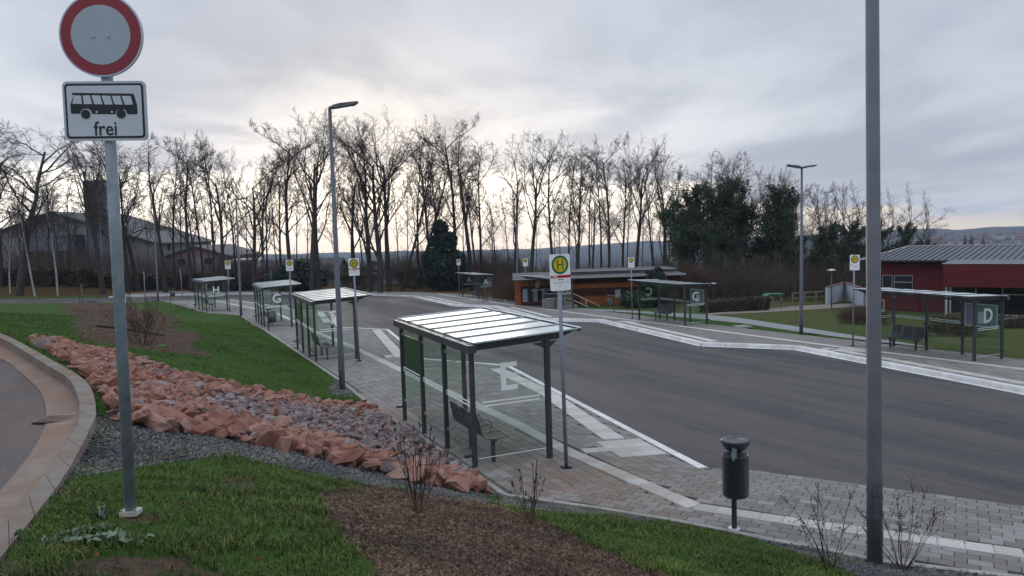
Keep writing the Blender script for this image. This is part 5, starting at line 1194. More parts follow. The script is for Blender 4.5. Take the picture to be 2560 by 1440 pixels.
# undergrowth
def shrub_segs(seed, n, h, spread, kids=5, r=.010):
    rg = np.random.default_rng(seed); out = ([], []); pr = dict(seg=[5, 3, 2], wob=[.10, .16, .2], trop=[.06, .05, .03], tap=[.7, .7, .6], rmin=r*.5, kids=[kids, 4, 0], ang=[35, 40, 0], len=[.42, .5, 0], rr=[.6, .6, 0], max=2); pr['from'] = [.25, .2, 0]
    for k in range(n):
        a = rg.uniform(0, 6.28); rad = spread*math.sqrt(rg.random())*.45; p = np.array([rad*math.cos(a), rad*math.sin(a), -.05]); d = nrm(np.array([math.cos(a)*rg.uniform(0, .6), math.sin(a)*rg.uniform(0, .6), 1.])); grow(rg, p, d, r*rg.uniform(.8, 1.6), h*rg.uniform(.5, 1.0), 0, out, pr)
    return [(a, b, c, e, 3) for a, b, c, e, f in out[0]+out[1]]
SHR = [seg_mesh('stems', shrub_segs(200+i, 26, 3.2, 2.8, 5, .011), shrubm) for i in range(3)]
BSH = [seg_mesh('stems', shrub_segs(220+i, 60, 1.6, 2.0, 5, .006), brownshrub) for i in range(2)]
def place_shrubs(n, pxr, Yr, sr, label, group, meshes, name='bare_shrub', cat='shrub', zs=1.0, leafy=None):
    for k in range(n):
        px = RNG.uniform(*pxr); Y = RNG.uniform(*Yr); X = at(px, 700, Y)[0]; s = RNG.uniform(*sr); me_ = meshes[int(RNG.integers(len(meshes)))]
        o = bpy.data.objects.new(name, me_); COL.objects.link(o); o.location = (X, Y, float(zt(X, Y))); o.rotation_euler[2] = RNG.uniform(0, 6.28); o.scale = (s, s, s*zs); tag(o, label, cat, group)
place_shrubs(90, (560, 1290), (93, 112), (.9, 1.7), 'twiggy bare shrub in the dark undergrowth behind the turning loop', 'undergrowth behind the turning loop', SHR)
place_shrubs(36, (-60, 560), (97, 112), (1.0, 1.6), 'twiggy bare shrub in the undergrowth before hall and gabled house', 'undergrowth on the left', SHR)
place_shrubs(40, (1230, 1720), (72, 92), (.7, 1.3), 'twiggy bare shrub behind the wooden kiosk', 'undergrowth behind the kiosk', SHR)
place_shrubs(46, (1700, 2180), (60, 76), (.8, 1.4), 'twiggy bare shrub at the foot of the ivy-clad trees', 'undergrowth under the ivy-clad trees', SHR)
place_shrubs(12, (1225, 1300), (63, 72), (.9, 1.2), 'brown bare bush left of the wooden kiosk', 'brown bushes beside the kiosk', BSH, zs=1.3)
place_shrubs(8, (1690, 1775), (60, 64), (1.0, 1.5), 'pale brown bare bush right of the wooden kiosk', 'pale bushes right of the kiosk', BSH, zs=1.5)
place_shrubs(12, (2110, 2215), (38.5, 42), (.45, .6), 'reddish brown bare bush on the lawn before the red building', 'bushes before the red building', BSH, zs=1.0)
def leafy_mass(name, center, size, n, leaf, mat_, label, cat, group=None, stem=True, shape='box', rz=0.0):
    rg = np.random.default_rng(int(abs(center[0]*100))+n); t = empty(name, center, rz, label, cat, group)
    if shape == 'box':
        p = rg.uniform(-.5, .5, (n, 3)); ax = rg.integers(0, 3, n); k = rg.random(n) < .8; sgn = np.where(rg.random(n) < .5, -.5, .5); p[np.where(k)[0], ax[k]] = sgn[k]; p[:, 2] += .5; c = p*np.array(size)+rg.normal(0, leaf*.5, (n, 3))
    elif shape == 'cone':
        hh = 1-np.sqrt(rg.random(n)); a = rg.uniform(0, 6.28, n); lay = .75+.25*np.abs(np.sin(hh*32)); rr = (1-hh)**.85*lay*np.sqrt(rg.uniform(.35, 1, n)); c = np.stack([rr*np.cos(a)*size[0]/2, rr*np.sin(a)*size[1]/2, (.05+hh*.95)*size[2]], 1)
    else:
        v = nrm_rows(rg.normal(0, 1, (n, 3)))*rg.uniform(.55, 1, (n, 1))**.5; bump_ = 1+.22*np.sin(v[:, 0:1]*5+1)*np.sin(v[:, 1:2]*6+2)+.12*np.sin(v[:, 2:3]*9); c = v*bump_*np.array(size)/2; c[:, 2] += size[2]/2
    link('foliage', leaf_cloud('foliage', c, leaf, rg, mat_), None, t)
    if stem: MB().tube([(0, 0, -.2), (0, 0, size[2]*.7)], [.07*size[2]/3, .03], 6).build('stem' if shape != 'cone' else 'trunk', bark, t)
    if shape == 'box': MB().box((0, 0, size[2]*.45), (size[0]*.93, size[1]*.8, size[2]*.88)).build('branch_core', bark, t)
    return t
def Xz(px, Y, py=700): q = at(px, py, Y); return q[0], float(zt(q[0], Y))
def hgt_at(py, Y, px, zb): return at(px, py, Y)[2]-zb
def pine():
    X, z = Xz(1112, 87); H = hgt_at(545, 87, 1106, z); rg = np.random.default_rng(9); t = empty('conifer_tree', (X, 87, z), 0, 'dense dark conifer left of the shelter marked A', 'tree'); C = []
    for cx, cy, cz, rx, rz_ in ((0, 0, .62, 1.9, 1.9), (-.4, .2, .86, 1.1, 1.2), (-1.5, 0, .42, 1.8, 1.7), (1.4, 0, .40, 1.9, 1.6), (2.0, .3, .22, 1.6, 1.4), (-2.2, 0, .22, 1.6, 1.5), (0, -.5, .3, 2.2, 2.0), (.9, 0, .70, 1.1, 1.1), (-.9, 0, .68, 1.2, 1.1), (2.9, 0, .12, 1.1, .9), (.2, .6, .1, 2.6, 1.4)):
        v = nrm_rows(rg.normal(0, 1, (1700, 3)))*rg.uniform(.45, 1.12, (1700, 1)); C.append(v*np.array([rx, rx*.8, rz_])*.76+np.array([cx*.78, cy, cz*H]))
    C = np.concatenate(C); C[:, 2] = np.maximum(C[:, 2], .1); link('foliage', leaf_cloud('foliage', C, .17, rg, conifer), None, t); MB().tube([(0, 0, -.2), (0, 0, H*.8)], [.22, .06], 8).build('trunk', bark, t)
pine()
X, z = Xz(748, 90); leafy_mass('evergreen_bush', (X, 90, z), (6.5, 4, 3.2), 5000, .20, laurel, 'dark green evergreen bush behind the shelter marked G', 'bush', None, True, 'round')
X, z = Xz(590, 92); leafy_mass('evergreen_bush', (X, 92, z), (7, 3, 1.8), 3500, .2, hedge_leaf, 'low dark hedge-like bush before the pale house wall', 'bush', None, True, 'round')
X, z = Xz(1640, 55, 760); leafy_mass('evergreen_bush', (X, 55, z), (2.1, 1.8, 2.6), 5000, .11, conifer, 'tall dark evergreen bush between the kiosk and shelter C', 'bush', None, True, 'round')
X, z = Xz(1588, 54, 765); leafy_mass('evergreen_bush', (X, 54, z), (2.2, 1.6, 1.15), 3000, .10, laurel, 'low round evergreen bush beside the bin at the wooden kiosk', 'bush', None, True, 'round')
for px, Y, w, lab in ((-40, 92, 12, 'at the left edge of the photo'), (60, 91, 11, 'below the first birch'), (160, 93, 10, 'below the hall front'), (275, 95, 12, 'behind the no-entry sign pole'), (410, 98, 14, 'in front of the gabled house'), (520, 98, 8, 'behind the shelter marked H')):
    X, z = Xz(px, Y); leafy_mass('hedge', (X, Y, z-.2), (w*.62, 1.8, 1.9), 3600, .20, hedge_leaf, 'dark winter hedge behind the back road '+lab, 'hedge', 'dark hedge along the back road', False, 'box')
a = gp(1768, 783); b2 = gp(1905, 777); 
t = leafy_mass('hedge', ((a[0]+b2[0])/2+.2, (a[1]+b2[1])/2+.7, P(*(((a+b2)/2)[:2]))), (np.linalg.norm(b2[:2]-a[:2])*1.12, .9, .78), 7000, .06, hedge_leaf, 'clipped low brown hedge right of the shelter marked C', 'hedge', None, False, 'box', math.atan2(b2[1]-a[1], b2[0]-a[0]))
X, z = Xz(2392, 33.5, 800); leafy_mass('hedge', (X, 33.5, z), (2.6, 1.5, .95), 3500, .055, simple('olive_hedge_leaf', (.075, .062, .022), .85, 0, .4, 4), 'low rounded olive-brown shrub behind the shelter marked D', 'shrub', None, True, 'round')
X, z = Xz(2540, 36.5, 800); leafy_mass('hedge', (X, 37.0, z), (6, 1.1, .5), 2500, .06, simple('brown_hedge_leaf', (.075, .04, .025), .85, 0, .4, 4), 'low brown planting along the foot of the red building', 'shrub', None, False, 'box')

# ------------------------------------------------------------------ buildings
def build_gable(name, c, w, d, he, hr, rz, wall_m, roof_m, label, over=.5, cat='house', ridge='y', windows=(), gable_m=None):
    t = empty(name, c, rz, label, cat); mb = MB(); hw, hd = w/2, d/2
    mb.v = [(-hw, -hd, -2), (hw, -hd, -2), (hw, hd, -2), (-hw, hd, -2), (-hw, -hd, he), (hw, -hd, he), (hw, hd, he), (-hw, hd, he)]
    mb.f = [(0, 1, 5, 4), (1, 2, 6, 5), (2, 3, 7, 6), (3, 0, 4, 7)]; mb.sm = [False]*4; W = mb.build('wall', wall_m, t)
    for tri in ((((-hw, -hd, he), (hw, -hd, he), (0, -hd, hr)), ((hw, hd, he), (-hw, hd, he), (0, hd, hr))) if ridge == 'y' else (((-hw, hd, he), (-hw, -hd, he), (-hw, 0, hr)), ((hw, -hd, he), (hw, hd, he), (hw, 0, hr)))):
        mb = MB(); mb.quad(*tri); mb.build('gable', gable_m or wall_m, t)
    if ridge == 'y':
        sl = (hr-he)/hw; xo = hw+over; zo = he-over*sl; yo = hd+over; T = .22
        for s in (-1, 1):
            mb = MB(); A = [(0, -yo, hr+.02), (s*xo, -yo, zo+.02), (s*xo, yo, zo+.02), (0, yo, hr+.02)]; mb.quad(*A); mb.quad(*[(a, b, c_+T) for a, b, c_ in A]); 
            for p, q in zip(A, A[1:]+A[:1]): mb.quad(p, q, (q[0], q[1], q[2]+T), (p[0], p[1], p[2]+T))
            mb.build('roof', roof_m, t)
    else:
        sl = (hr-he)/hd; yo = hd+over; zo = he-over*sl; xo = hw+over; T = .22
        for s in (-1, 1):
            mb = MB(); A = [(-xo, 0, hr+.02), (-xo, s*yo, zo+.02), (xo, s*yo, zo+.02), (xo, 0, hr+.02)]; mb.quad(*A); mb.quad(*[(a, b, c_+T) for a, b, c_ in A])
            for p, q in zip(A, A[1:]+A[:1]): mb.quad(p, q, (q[0], q[1], q[2]+T), (p[0], p[1], p[2]+T))
            mb.build('roof', roof_m, t)
    for (x, z, ww, hh) in windows:
        f = MB().box((x, -hd-.03, z), (ww+.16, .08, hh+.16)).build('window', framew, t); MB().box((x, -hd-.075, z), (ww, .02, hh)).build('pane', winglass, f)
    return t
# hall with tower, left
Y = 128; cl = at(-60, 600, Y); cr = at(388, 612, Y); ap = at(130, 532, Y); gx = (cl[0]+cr[0])/2; gz = float(zt(ap[0], Y))
w = (cr[0]-ap[0])*2; hall = build_gable('church_hall', (ap[0], Y+12, gz), w, 24, cr[2]-gz+.3, ap[2]-gz, 0, housew, tile, 'pale hall with shallow gable and dark glazed front on the left', .7, 'church hall')
a = at(75, 590, Y-2); b = at(192, 582, Y-2); MB().box(((a[0]+b[0])/2-ap[0], -13.5, (a[2]-gz)/2-1), (b[0]-a[0], 3.4, a[2]-gz+2)).build('front_block', slate, hall)
fb = MB()
for k in range(5): fb.box(((a[0]+(b[0]-a[0])*(k+.5)/5)-ap[0], -15.25, (a[2]-gz)*.35), ((b[0]-a[0])/5*.8, .06, (a[2]-gz)*.5))
fb.build('window', winglass, hall)
a = at(196, 455, Y-4); b = at(250, 455, Y-4); th = a[2]-gz; tw = empty('tower', ((a[0]+b[0])/2, Y-1.8, gz), .2, 'square grey-blue slate-clad tower beside the hall', 'tower'); w = (b[0]-a[0])*.92
MB().box((0, 0, th/2-1), (w, w, th+2)).build('wall', slate, tw); MB().box((0, 0, th+.12), (w+.2, w+.2, .25)).build('coping', housew, tw)
f = MB().box((-w*.16, -w/2-.03, th-2.3), (w*.26, .1, 2.4)).build('window', darkpanel, tw); MB().box((-w*.16, -w/2-.09, th-2.3), (w*.20, .03, 2.2)).build('pane', winglass, f)
for x in (-.35, .75): MB().tube([(x, 0, th+.2), (x, 0, th+1.0)], .14, 8).build('pipe', slate, tw)
# gabled house
Y = 132; ap = at(488, 617, Y); gz = float(zt(ap[0], Y)); lf = at(405, 645, Y); w = (ap[0]-lf[0])*1.9
house = build_gable('gabled_house', (ap[0], Y+8, gz), w, 16, lf[2]-gz, ap[2]-gz, 0, housew, tile, 'grey house with a pinkish gable behind the trees left of the shelter marked H', .6, 'house', 'y', [(-2.5, 2.2, 1.4, 1.2), (2.2, 2.2, 1.4, 1.2)], pinkwall)
MB().lathe([(0, 0), (.5, .3), (.6, .8), (.4, 1.2), (0, 1.3)], (-5.2, -7, ap[2]-gz-.6), 12).build('dish_aerial', darkpanel, house)
# flat white house with small windows
Y = 108; a = at(583, 655, Y); b = at(640, 655, Y); gz = float(zt(a[0], Y)); wh = empty('white_house', ((a[0]+b[0])/2, Y, gz), .25, 'white house with tiny windows under its eave behind shelter H', 'house'); hh = a[2]-gz; w = b[0]-a[0]
MB().box((0, 4, hh/2-1), (w, 8, hh+2)).build('wall', concrete_wall, wh); MB().box((0, 3.6, hh+.15), (w+.5, 9, .3)).build('roof', framew, wh)
for k in range(5): MB().box((-w/2+w*(k+.6)/5.4, -.04, hh-.65), (w/9, .08, .5)).build('window', winglass, wh)
# long low grey roof house behind
Y = 116; a = at(645, 668, Y); b = at(835, 668, Y); gz = float(zt(a[0], Y)); w = b[0]-a[0]; build_gable('long_house', ((a[0]+b[0])/2, Y+5, gz), w, 10, at(700, 690, Y)[2]-gz, at(700, 655, Y)[2]-gz, 0, housew, tile, 'long low house with a grey roof behind the shelters marked G and F', .5, 'house', 'x')
Y = 104; a = at(852, 688, Y); b = at(935, 688, Y); gz = float(zt(a[0], Y)); w = b[0]-a[0]
hs = empty('garage_house', ((a[0]+b[0])/2, Y+3, gz), 0, 'low pale building with dark flat roof behind stop sign F', 'house'); hh = at(890, 696, Y)[2]-gz
MB().box((0, 0, hh/2-1), (w, 6, hh+2)).build('wall', housew, hs); MB().box((0, 0, hh+.25), (w+.6, 6.6, .55)).build('roof', darkpanel, hs)
f = MB().box((-w*.02, -3.03, hh*.55), (1.1, .08, 1.1)).build('window', framew, hs); MB().box((-w*.02, -3.09, hh*.55), (.9, .04, .9)).build('pane', winglass, f)
Y = 112; ap = at(1078, 622, Y); gz = float(zt(ap[0], Y)); build_gable('grey_house', (ap[0], Y+6, gz), 12.5, 12, at(1030, 680, Y)[2]-gz, at(1078, 645, Y)[2]-gz, .35, housew, tile, 'pale house with steep grey roof seen through undergrowth near shelter A', .4, 'house', 'y', [(-2, 1.8, 1.2, 1.1), (2, 1.8, 1.2, 1.1)])
Y = 112; ap = at(950, 660, Y); gz = float(zt(ap[0], Y)); build_gable('grey_house', (ap[0], Y+5, gz), 7.5, 9, at(950, 695, Y)[2]-gz, at(950, 655, Y)[2]-gz, -.2, concrete_wall, tile, 'small bluish-white house behind the slim lamp pole among the trees', .4, 'house', 'y', [(0, 1.6, 1.2, 1.1)])
# parked car glimpsed behind the hedge
def car(c, rz, label):
    t = empty('parked_car', c, rz, label, 'car'); mb = MB()
    side = [(-2.1, .35), (2.1, .35), (2.15, .75), (1.9, .95), (1.2, 1.02), (.6, 1.42), (-.9, 1.45), (-1.6, 1.05), (-2.1, .95)]; n = len(side)
    mb.v = [(x, -.85, z) for x, z in side]+[(x, .85, z) for x, z in side]; mb.f = [tuple(range(n)), tuple(range(2*n-1, n-1, -1))]+[(k, n+k, n+(k+1) % n, (k+1) % n) for k in range(n)]; mb.sm = [False]*(n+2); mb.build('body', car_paint, t)
    g_ = [(-1.35, 1.05), (1.05, 1.05), (.55, 1.36), (-.85, 1.38)]; mb = MB(); plate_xz(mb, g_, -.87, -.86); mb.build('side_window', winglass, t)
    for x in (-1.3, 1.3): MB().tube([(x, -.9, .32), (x, -.68, .32)], .32, 16).build('wheel', black_print, t)
X = at(238, 690, 104)[0]; car((X, 104, at(238, 697, 104)[2]-.4), .1, 'silver car parked behind the hedge at the foot of the tower')

# wooden kiosk
Y = 57.0
def kiosk():
    xl = at(1287, 700, Y)[0]; xm = at(1412, 700, Y)[0]; xr = at(1703, 700, Y)[0]; cx = (xl+xr)/2; zb = P(cx, Y); top = at(1415, 697, Y)[2]-zb; t = empty('wooden_kiosk', (cx, Y, zb), 0, 'low flat-roofed kiosk clad in orange-brown timber boards', 'building')
    L, M_, R = xl-cx, xm-cx, xr-cx; D = 6
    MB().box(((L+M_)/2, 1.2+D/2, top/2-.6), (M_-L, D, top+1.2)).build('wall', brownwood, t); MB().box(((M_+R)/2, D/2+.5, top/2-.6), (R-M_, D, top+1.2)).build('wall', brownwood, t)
    MB().box(((L+R)/2, D/2, top+.09), (R-L+.3, D+1.8, .16)).build('roof', tile, t); MB().box(((L+R)/2, -.93, top+.12), (R-L+.34, .05, .07)).build('roof_trim', eavetrim, t)
    MB().box(((M_+R)/2+.3, D*.6, top+.32), (R-M_-.6, D*.6, .22)).build('upper_roof', tile, t); MB().box(((M_+R)/2+.3, D*.3-.03, top+.42), (R-M_-.5, .05, .05)).build('roof_trim', eavetrim, t)
    def boards(x0, x1, z0, z1, y, m_, bw=.14, name='board'):
        n = max(1, int(round((z1-z0)/bw))); h = (z1-z0)/n
        for k in range(n): MB().box(((x0+x1)/2, y-.012*(k % 2)*.3, z0+h*(k+.5)), (x1-x0, .03, h-.012)).build(name, m_, t)
    # fascia, portal and recessed panel of the right section
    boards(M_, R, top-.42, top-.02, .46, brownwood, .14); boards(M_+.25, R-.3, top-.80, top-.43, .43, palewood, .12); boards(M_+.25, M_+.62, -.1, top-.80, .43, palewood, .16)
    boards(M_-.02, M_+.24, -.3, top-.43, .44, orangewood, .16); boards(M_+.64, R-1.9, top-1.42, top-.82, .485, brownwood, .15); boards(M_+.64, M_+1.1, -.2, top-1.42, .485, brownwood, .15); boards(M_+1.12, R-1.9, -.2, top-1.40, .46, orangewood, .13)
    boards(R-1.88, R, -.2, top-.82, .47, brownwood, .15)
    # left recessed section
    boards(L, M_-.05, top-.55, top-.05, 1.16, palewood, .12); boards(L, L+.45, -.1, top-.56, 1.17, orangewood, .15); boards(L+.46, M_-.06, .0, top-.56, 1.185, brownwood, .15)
    for px in (1313, 1339, 1362): x = at(px, 720, Y)[0]-cx; MB().box((x, 1.13, top*.36+.1), (.36, .05, 1.0)).build('door', doorw, t); MB().box((x-.25, 1.14, top*.36+.15), (.10, .05, .8)).build('door_gap', black_print, t)
    x = at(1420, 720, Y)[0]-cx; f = MB().box((x-.35, .40, top-1.05), (.55, .06, .9)).build('window', framew, t); MB().box((x-.35, .36, top-1.05), (.44, .03, .78)).build('pane', casegl, f)
    x = at(1546, 720, Y)[0]-cx; MB().box((x, .42, top-1.28), (.42, .06, .62)).build('notice_panel', doorw, t)
kiosk()
def kiosk_stairs():
    a = at(1406, 760, 55.2); b = at(1520, 772, 54.2); zb = P(a[0], 55.2); t = empty('stair_railing', (a[0], 55.2, zb), 0, 'pale tubular hand rails descending in front of the wooden kiosk', 'railing')
    e = b[0]-a[0]; z1 = at(1432, 733, 55.2)[2]-zb; z2 = at(1498, 765, 55)[2]-zb; x1 = at(1432, 733, 55.2)[0]-a[0]; x2 = at(1499, 765, 55)[0]-a[0]
    MB().tube([(-1.2, 0, z1+.02), (x1-.02, 0, z1), (x2, 0, z2), (x2, 0, z2-.25)], .022, 8).build('hand_rail', alu, t)
    MB().tube([(-1.2, -.9, z1-.25), (x1-.35, -.9, z1-.28), (x2-.85, -.9, z2), (x2-.85, -.9, z2-.25)], .022, 8).build('hand_rail', alu, t)
    for x, z in ((x1, z1), ((x1+x2)/2, (z1+z2)/2), (x1-.6, z1)): MB().tube([(x, 0, z), (x, 0, -.3)], .02, 6).build('baluster', alu, t)
    MB().box((-.7, .3, z1*.32), (1.5, 1.0, z1*.64)).build('stair_landing', edging, t)
    for k in range(4): MB().box((.1+.28*k, .3, z1*.5*(1-k/4)*.5), (.28, 1.0, z1*.5*(1-k/4))).build('step', edging, t)
kiosk_stairs()

# red building
def red_building():
    Y0 = 50.0; L = at(2176, 700, Y0); o = np.array([L[0], Y0]); ang = math.radians(-40); Ln = 21.0; zb = float(P(L[0]+3, 47))
    eave = at(2180, 652, Y0)[2]-zb; t = empty('red_building', (o[0], o[1], zb), ang, 'dark red clad building with a standing-seam metal roof on the right', 'building')
    D = 15.0; hr = eave+.42
    MB().box((Ln/2, D/2, eave/2-1), (Ln, D, eave+2)).build('wall', redpanel, t)
    # roof: front slope, hip-like left verge, ridge
    ov = .75; a = (-ov, -ov, eave+.02); b = (Ln, -ov, eave+.02); c = (Ln, D/2, hr+.25); e = (.6, D/2, hr+.25); back = (-ov, D+ov, eave)
    mb = MB(); mb.quad(a, b, c, e); mb.quad(a, e, (.6, D/2+.01, hr+.25), (-ov, D+ov, eave+.02)); mb.quad((.6, D/2, hr+.25), c, (Ln, D+ov, eave), (-ov, D+ov, eave)); mb.quad((-ov, -ov, eave-.05), (Ln, -ov, eave-.05), (Ln, D+ov, eave-.05), (-ov, D+ov, eave-.05))
    mb.build('roof', roofmetal, t)
    n = int(Ln/.34)
    for k in range(n):
        x = -ov+.1+k*(Ln+ov)/n
        if x < .6: f_ = (x+ov)/(.6+ov)
        else: f_ = 1.0
        MB().bar((x, -ov, eave+.035), (x, -ov+(D/2+ov)*f_, eave+.035+(hr+.25-eave-.02)*f_), .045, .07).build('roof_seam', darkpanel, t)
    MB().bar((-ov-.02, -ov, eave+.03), (Ln, -ov, eave+.03), .06, .10).build('gutter', darkpanel, t); MB().bar(a, e, .12, .09).build('verge_trim', eavetrim, t); MB().bar((e[0], e[1], e[2]+.04), (c[0], c[1], c[2]+.04), .14, .08).build('ridge_cap', eavetrim, t)
    # cladding panels
    for r in range(6):
        z0 = .05+r*(eave-.1)/6
        for k in range(int(Ln/1.5)):
            x = .05+k*1.5
            if 0.5 < x < 2.2 and r in (2, 3): continue
            MB().box((x+.75, -.02, z0+(eave-.1)/12), (1.485, .03, (eave-.1)/6-.014)).build('cladding_panel', redpanel, t)
    for x0, x1 in ((.75, 1.35), (1.45, 2.55)): f = MB().box(((x0+x1)/2, -.05, eave*.52), (x1-x0, .06, 1.25)).build('window', framew, t); MB().box(((x0+x1)/2, -.09, eave*.52), (x1-x0-.08, .03, 1.17)).build('pane', winglass, f)
    MB().box((1.45+.55, -.12, eave*.52+.18), (1.1, .03, .05)).build('window_bar', framew, t)
    MB().tube([(.02, -.35, -.2), (.02, -.35, eave)], .045, 8).build('downpipe', alu, t)
    # projecting volume with window band
    cx = at(2358, 690, 42.3); l2 = cx; L2 = 14.0; a2 = math.radians(-36); zb2 = zb; w = empty('red_annex', (l2[0], l2[1], zb2), a2, 'projecting wing with window band of the red building behind shelter D', 'building')
    zt_ = at(2360, 660, 42.3)[2]-zb2; zm = at(2360, 717, 42.3)[2]-zb2
    fa = MB().box((L2/2, 2.0, (zt_+zm)/2), (L2, 4.0, zt_-zm)).build('fascia', redpanel, w)
    for k in range(int(L2/1.9)):
        for r in range(3): MB().box((.95+k*1.9, -.015, zm+(zt_-zm)*(r+.5)/3), (1.885, .03, (zt_-zm)/3-.012)).build('cladding_panel', redpanel, w)
    MB().bar((-.05, -.03, zt_+.03), (L2, -.03, zt_+.03), .10, .05).build('flashing', eavetrim, w); MB().box((L2/2, 2.0, zt_+.03), (L2, 4.0, .04)).build('flat_roof', roofmetal, w)
    MB().box((L2/2, 2.6, zm/2-.5), (L2, 3.0, zm+1.0)).build('inner_wall', darkpanel, w)
    zs = at(2500, 790, 42.0)[2]-zb2; zs = max(.45, zs)
    MB().box((L2/2, 1.0, zs/2-.6), (L2, .3, zs+1.2)).build('plinth', redpanel, w); MB().box((L2/2, .82, zs+.03), (L2, .16, .06)).build('window_sill', alu, w)
    xs_ = np.arange(.25, L2, 1.25)
    for k, x in enumerate(xs_[:-1]):
        f = MB().box((x, .95, (zs+zm)/2), (.06, .08, zm-zs)).build('mullion', framew, w)
        MB().box((x+.62, .98, (zs+zm)/2), (1.19, .03, zm-zs)).build('pane', winglass, w)
        if k % 2 == 0: MB().box((x+.62, .94, zs+(zm-zs)*.72), (1.15, .05, .045)).build('transom', framew, w)
    MB().box((.1, .6, zm/2), (.12, .12, zm)).build('column', alu, w); MB().box((.3, .6, zm/2), (.07, .07, zm)).build('column', alu, w)
red_building()
# white garden wall left of it
def white_wall():
    a = at(2067, 760, 56); c = at(2112, 757, 60); b = at(2162, 764, 53.5); zb = P(a[0], 56); t = empty('garden_wall', (a[0], a[1], zb), 0, 'white rendered wall with a reddish coping between the timber fence and the red building', 'wall')
    H0 = at(2067, 719, 56)[2]-zb
    for p, q in ((a, c), (c, b)):
        p = p-a; q = q-a; MB().bar((p[0], p[1], H0/2), (q[0], q[1], H0/2), .2, H0+.0).build('wall_panel', concrete_wall, t); MB().bar((p[0], p[1], H0+.03), (q[0], q[1], H0+.03), .26, .06).build('coping', simple('red_brown_coping', (.16, .07, .06), .7) if 'red_brown_coping' not in MATS else MATS['red_brown_coping'], t)
white_wall()
# timber fences and the green structure
def fence(p, q, h, label, posts=4, rails=(.55, .95)):
    P0 = np.array([p[0], p[1], P(p[0], p[1])]); P1 = np.array([q[0], q[1], P(q[0], q[1])]); t = empty('timber_fence', P0, 0, label, 'fence', 'timber rail fences by the path'); d = P1-P0
    for k in range(posts): c = d*k/(posts-1); MB().box((c[0], c[1], c[2]+h/2), (.10, .10, h)).build('fence_post', fencewood, t)
    for r in rails: MB().bar((0, 0, h*r), (d[0], d[1], d[2]+h*r), .04, .10).build('rail', fencewood, t)
fence(gp(1982, 764), gp(2068, 757), .95, 'timber rail fence left of the white wall', 4); fence(gp(1912, 773), gp(1953, 768), .8, 'short sloping timber fence beside the green roof', 3)
def green_thing():
    b = gp(1932, 770); t = empty('green_shelter_roof', b, .1, 'low structure with a green roof and timber posts beside the path', 'garden structure')
    for x in (-.55, .65): MB().box((x, 0, .45), (.09, .09, .95)).build('timber_post', fencewood, t)
    mb = MB(); mb.v = [(-.75, -.3, .78), (-.35, -.3, 1.02), (.75, -.3, 1.0), (.75, .5, 1.0), (-.35, .5, 1.02), (-.75, .5, .78), (-.75, -.3, .70), (-.35, -.3, .92), (.75, -.3, .88), (.75, .5, .88), (-.35, .5, .92), (-.75, .5, .70)]
    mb.f = [(0, 1, 4, 5), (1, 2, 3, 4), (6, 7, 1, 0), (7, 8, 2, 1), (8, 9, 3, 2), (9, 10, 4, 3), (10, 11, 5, 4), (11, 6, 0, 5), (7, 6, 11, 10), (8, 7, 10, 9)]; mb.sm = [False]*10; mb.build('roof', greenmetal, t)
green_thing()

# young staked trees and posts
def sapling(base, h, label, mat_=shrubm, n=9, stakes=1, sm=woodpost, lean=0):
    rg = np.random.default_rng(int(base[0]*37) % 1000); out = ([], []); pr = dict(seg=[6, 4, 2], wob=[.03, .10, .15], trop=[.05, .12, .05], tap=[.8, .8, .6], rmin=.006, kids=[n, 5, 0], ang=[38, 35, 0], len=[.35, .45, 0], rr=[.5, .55, 0], max=2); pr['from'] = [.4, .2, 0]
    grow(rg, np.array([0, 0, -.05]), np.array([0, 0, 1.]), .028*h/4, h, 0, out, pr); t = empty('young_tree', base, 0, label, 'young tree'); link('trunk', seg_mesh('trunk', out[0], mat_), None, t); link('branches', seg_mesh('branches', out[1], mat_), None, t)
    for k in range(stakes): s = empty('tree_stake', (base[0]+(.28 if k == 0 else -.28), base[1]-.1, base[2]), 0, 'wooden stake beside the '+' '.join(label.split()[:6]), 'stake'); MB().tube([(0, 0, -.1), (0, 0, 1.65)], .035, 8).build('stake_pole', sm, s)
b = hit(200, 757); sapling((b[0], b[1], b[2]), 6.0, 'slender bare sapling on the far lawn edge left of the no-entry sign', shrubm, 16)
b = gp(1989, 807); sapling((b[0], b[1], b[2]), 1.75, 'thin young tree on the lawn beside the two-headed lamp', shrubm, 3)
b = gp(1978, 807); 
mbx = hit(313, 757); t = empty('marker_post', mbx, 0, 'small white marker post right of the no-entry pole, behind the lawn', 'marker post'); MB().box((0, 0, .35), (.14, .06, .75)).build('post_body', sign_white, t); MB().box((0, 0, -.02), (.06, .06, .2)).build('foot', black_print, t)
b = hit(357, 860); t = empty('bare_bush', b, 0, 'bare twiggy bush in the mulch bed on the far lawn', 'bush'); link('stems', seg_mesh('stems', shrub_segs(260, 30, 1.7, .6, 6, .008), brownshrub), None, t)
b = hit(405, 862); t = empty('bare_bush', b, 0, 'small pale twig bush right of the bare bush in the mulch bed', 'bush'); link('stems', seg_mesh('stems', shrub_segs(261, 5, .9, .3, 3, .006), stemt), None, t)
# fallen branch across the bed
def branch(pts, r, label): 
    q = [hit(*p) for p in pts]; o = MB().tube([(a[0]-q[0][0], a[1]-q[0][1], a[2]-q[0][2]+r) for a in q], [r*(1-.6*k/len(q)) for k in range(len(q))], 6).build('fallen_branch', bark, None, tuple(q[0])); tag(o, label, 'branch')
branch([(240, 818), (300, 823), (350, 832), (385, 838), (410, 842)], .06, 'long dark branch lying across the lawn mulch bed')
branch([(155, 757), (200, 753), (240, 757)], .07, 'dark branch lying at the foot of the slender sapling')
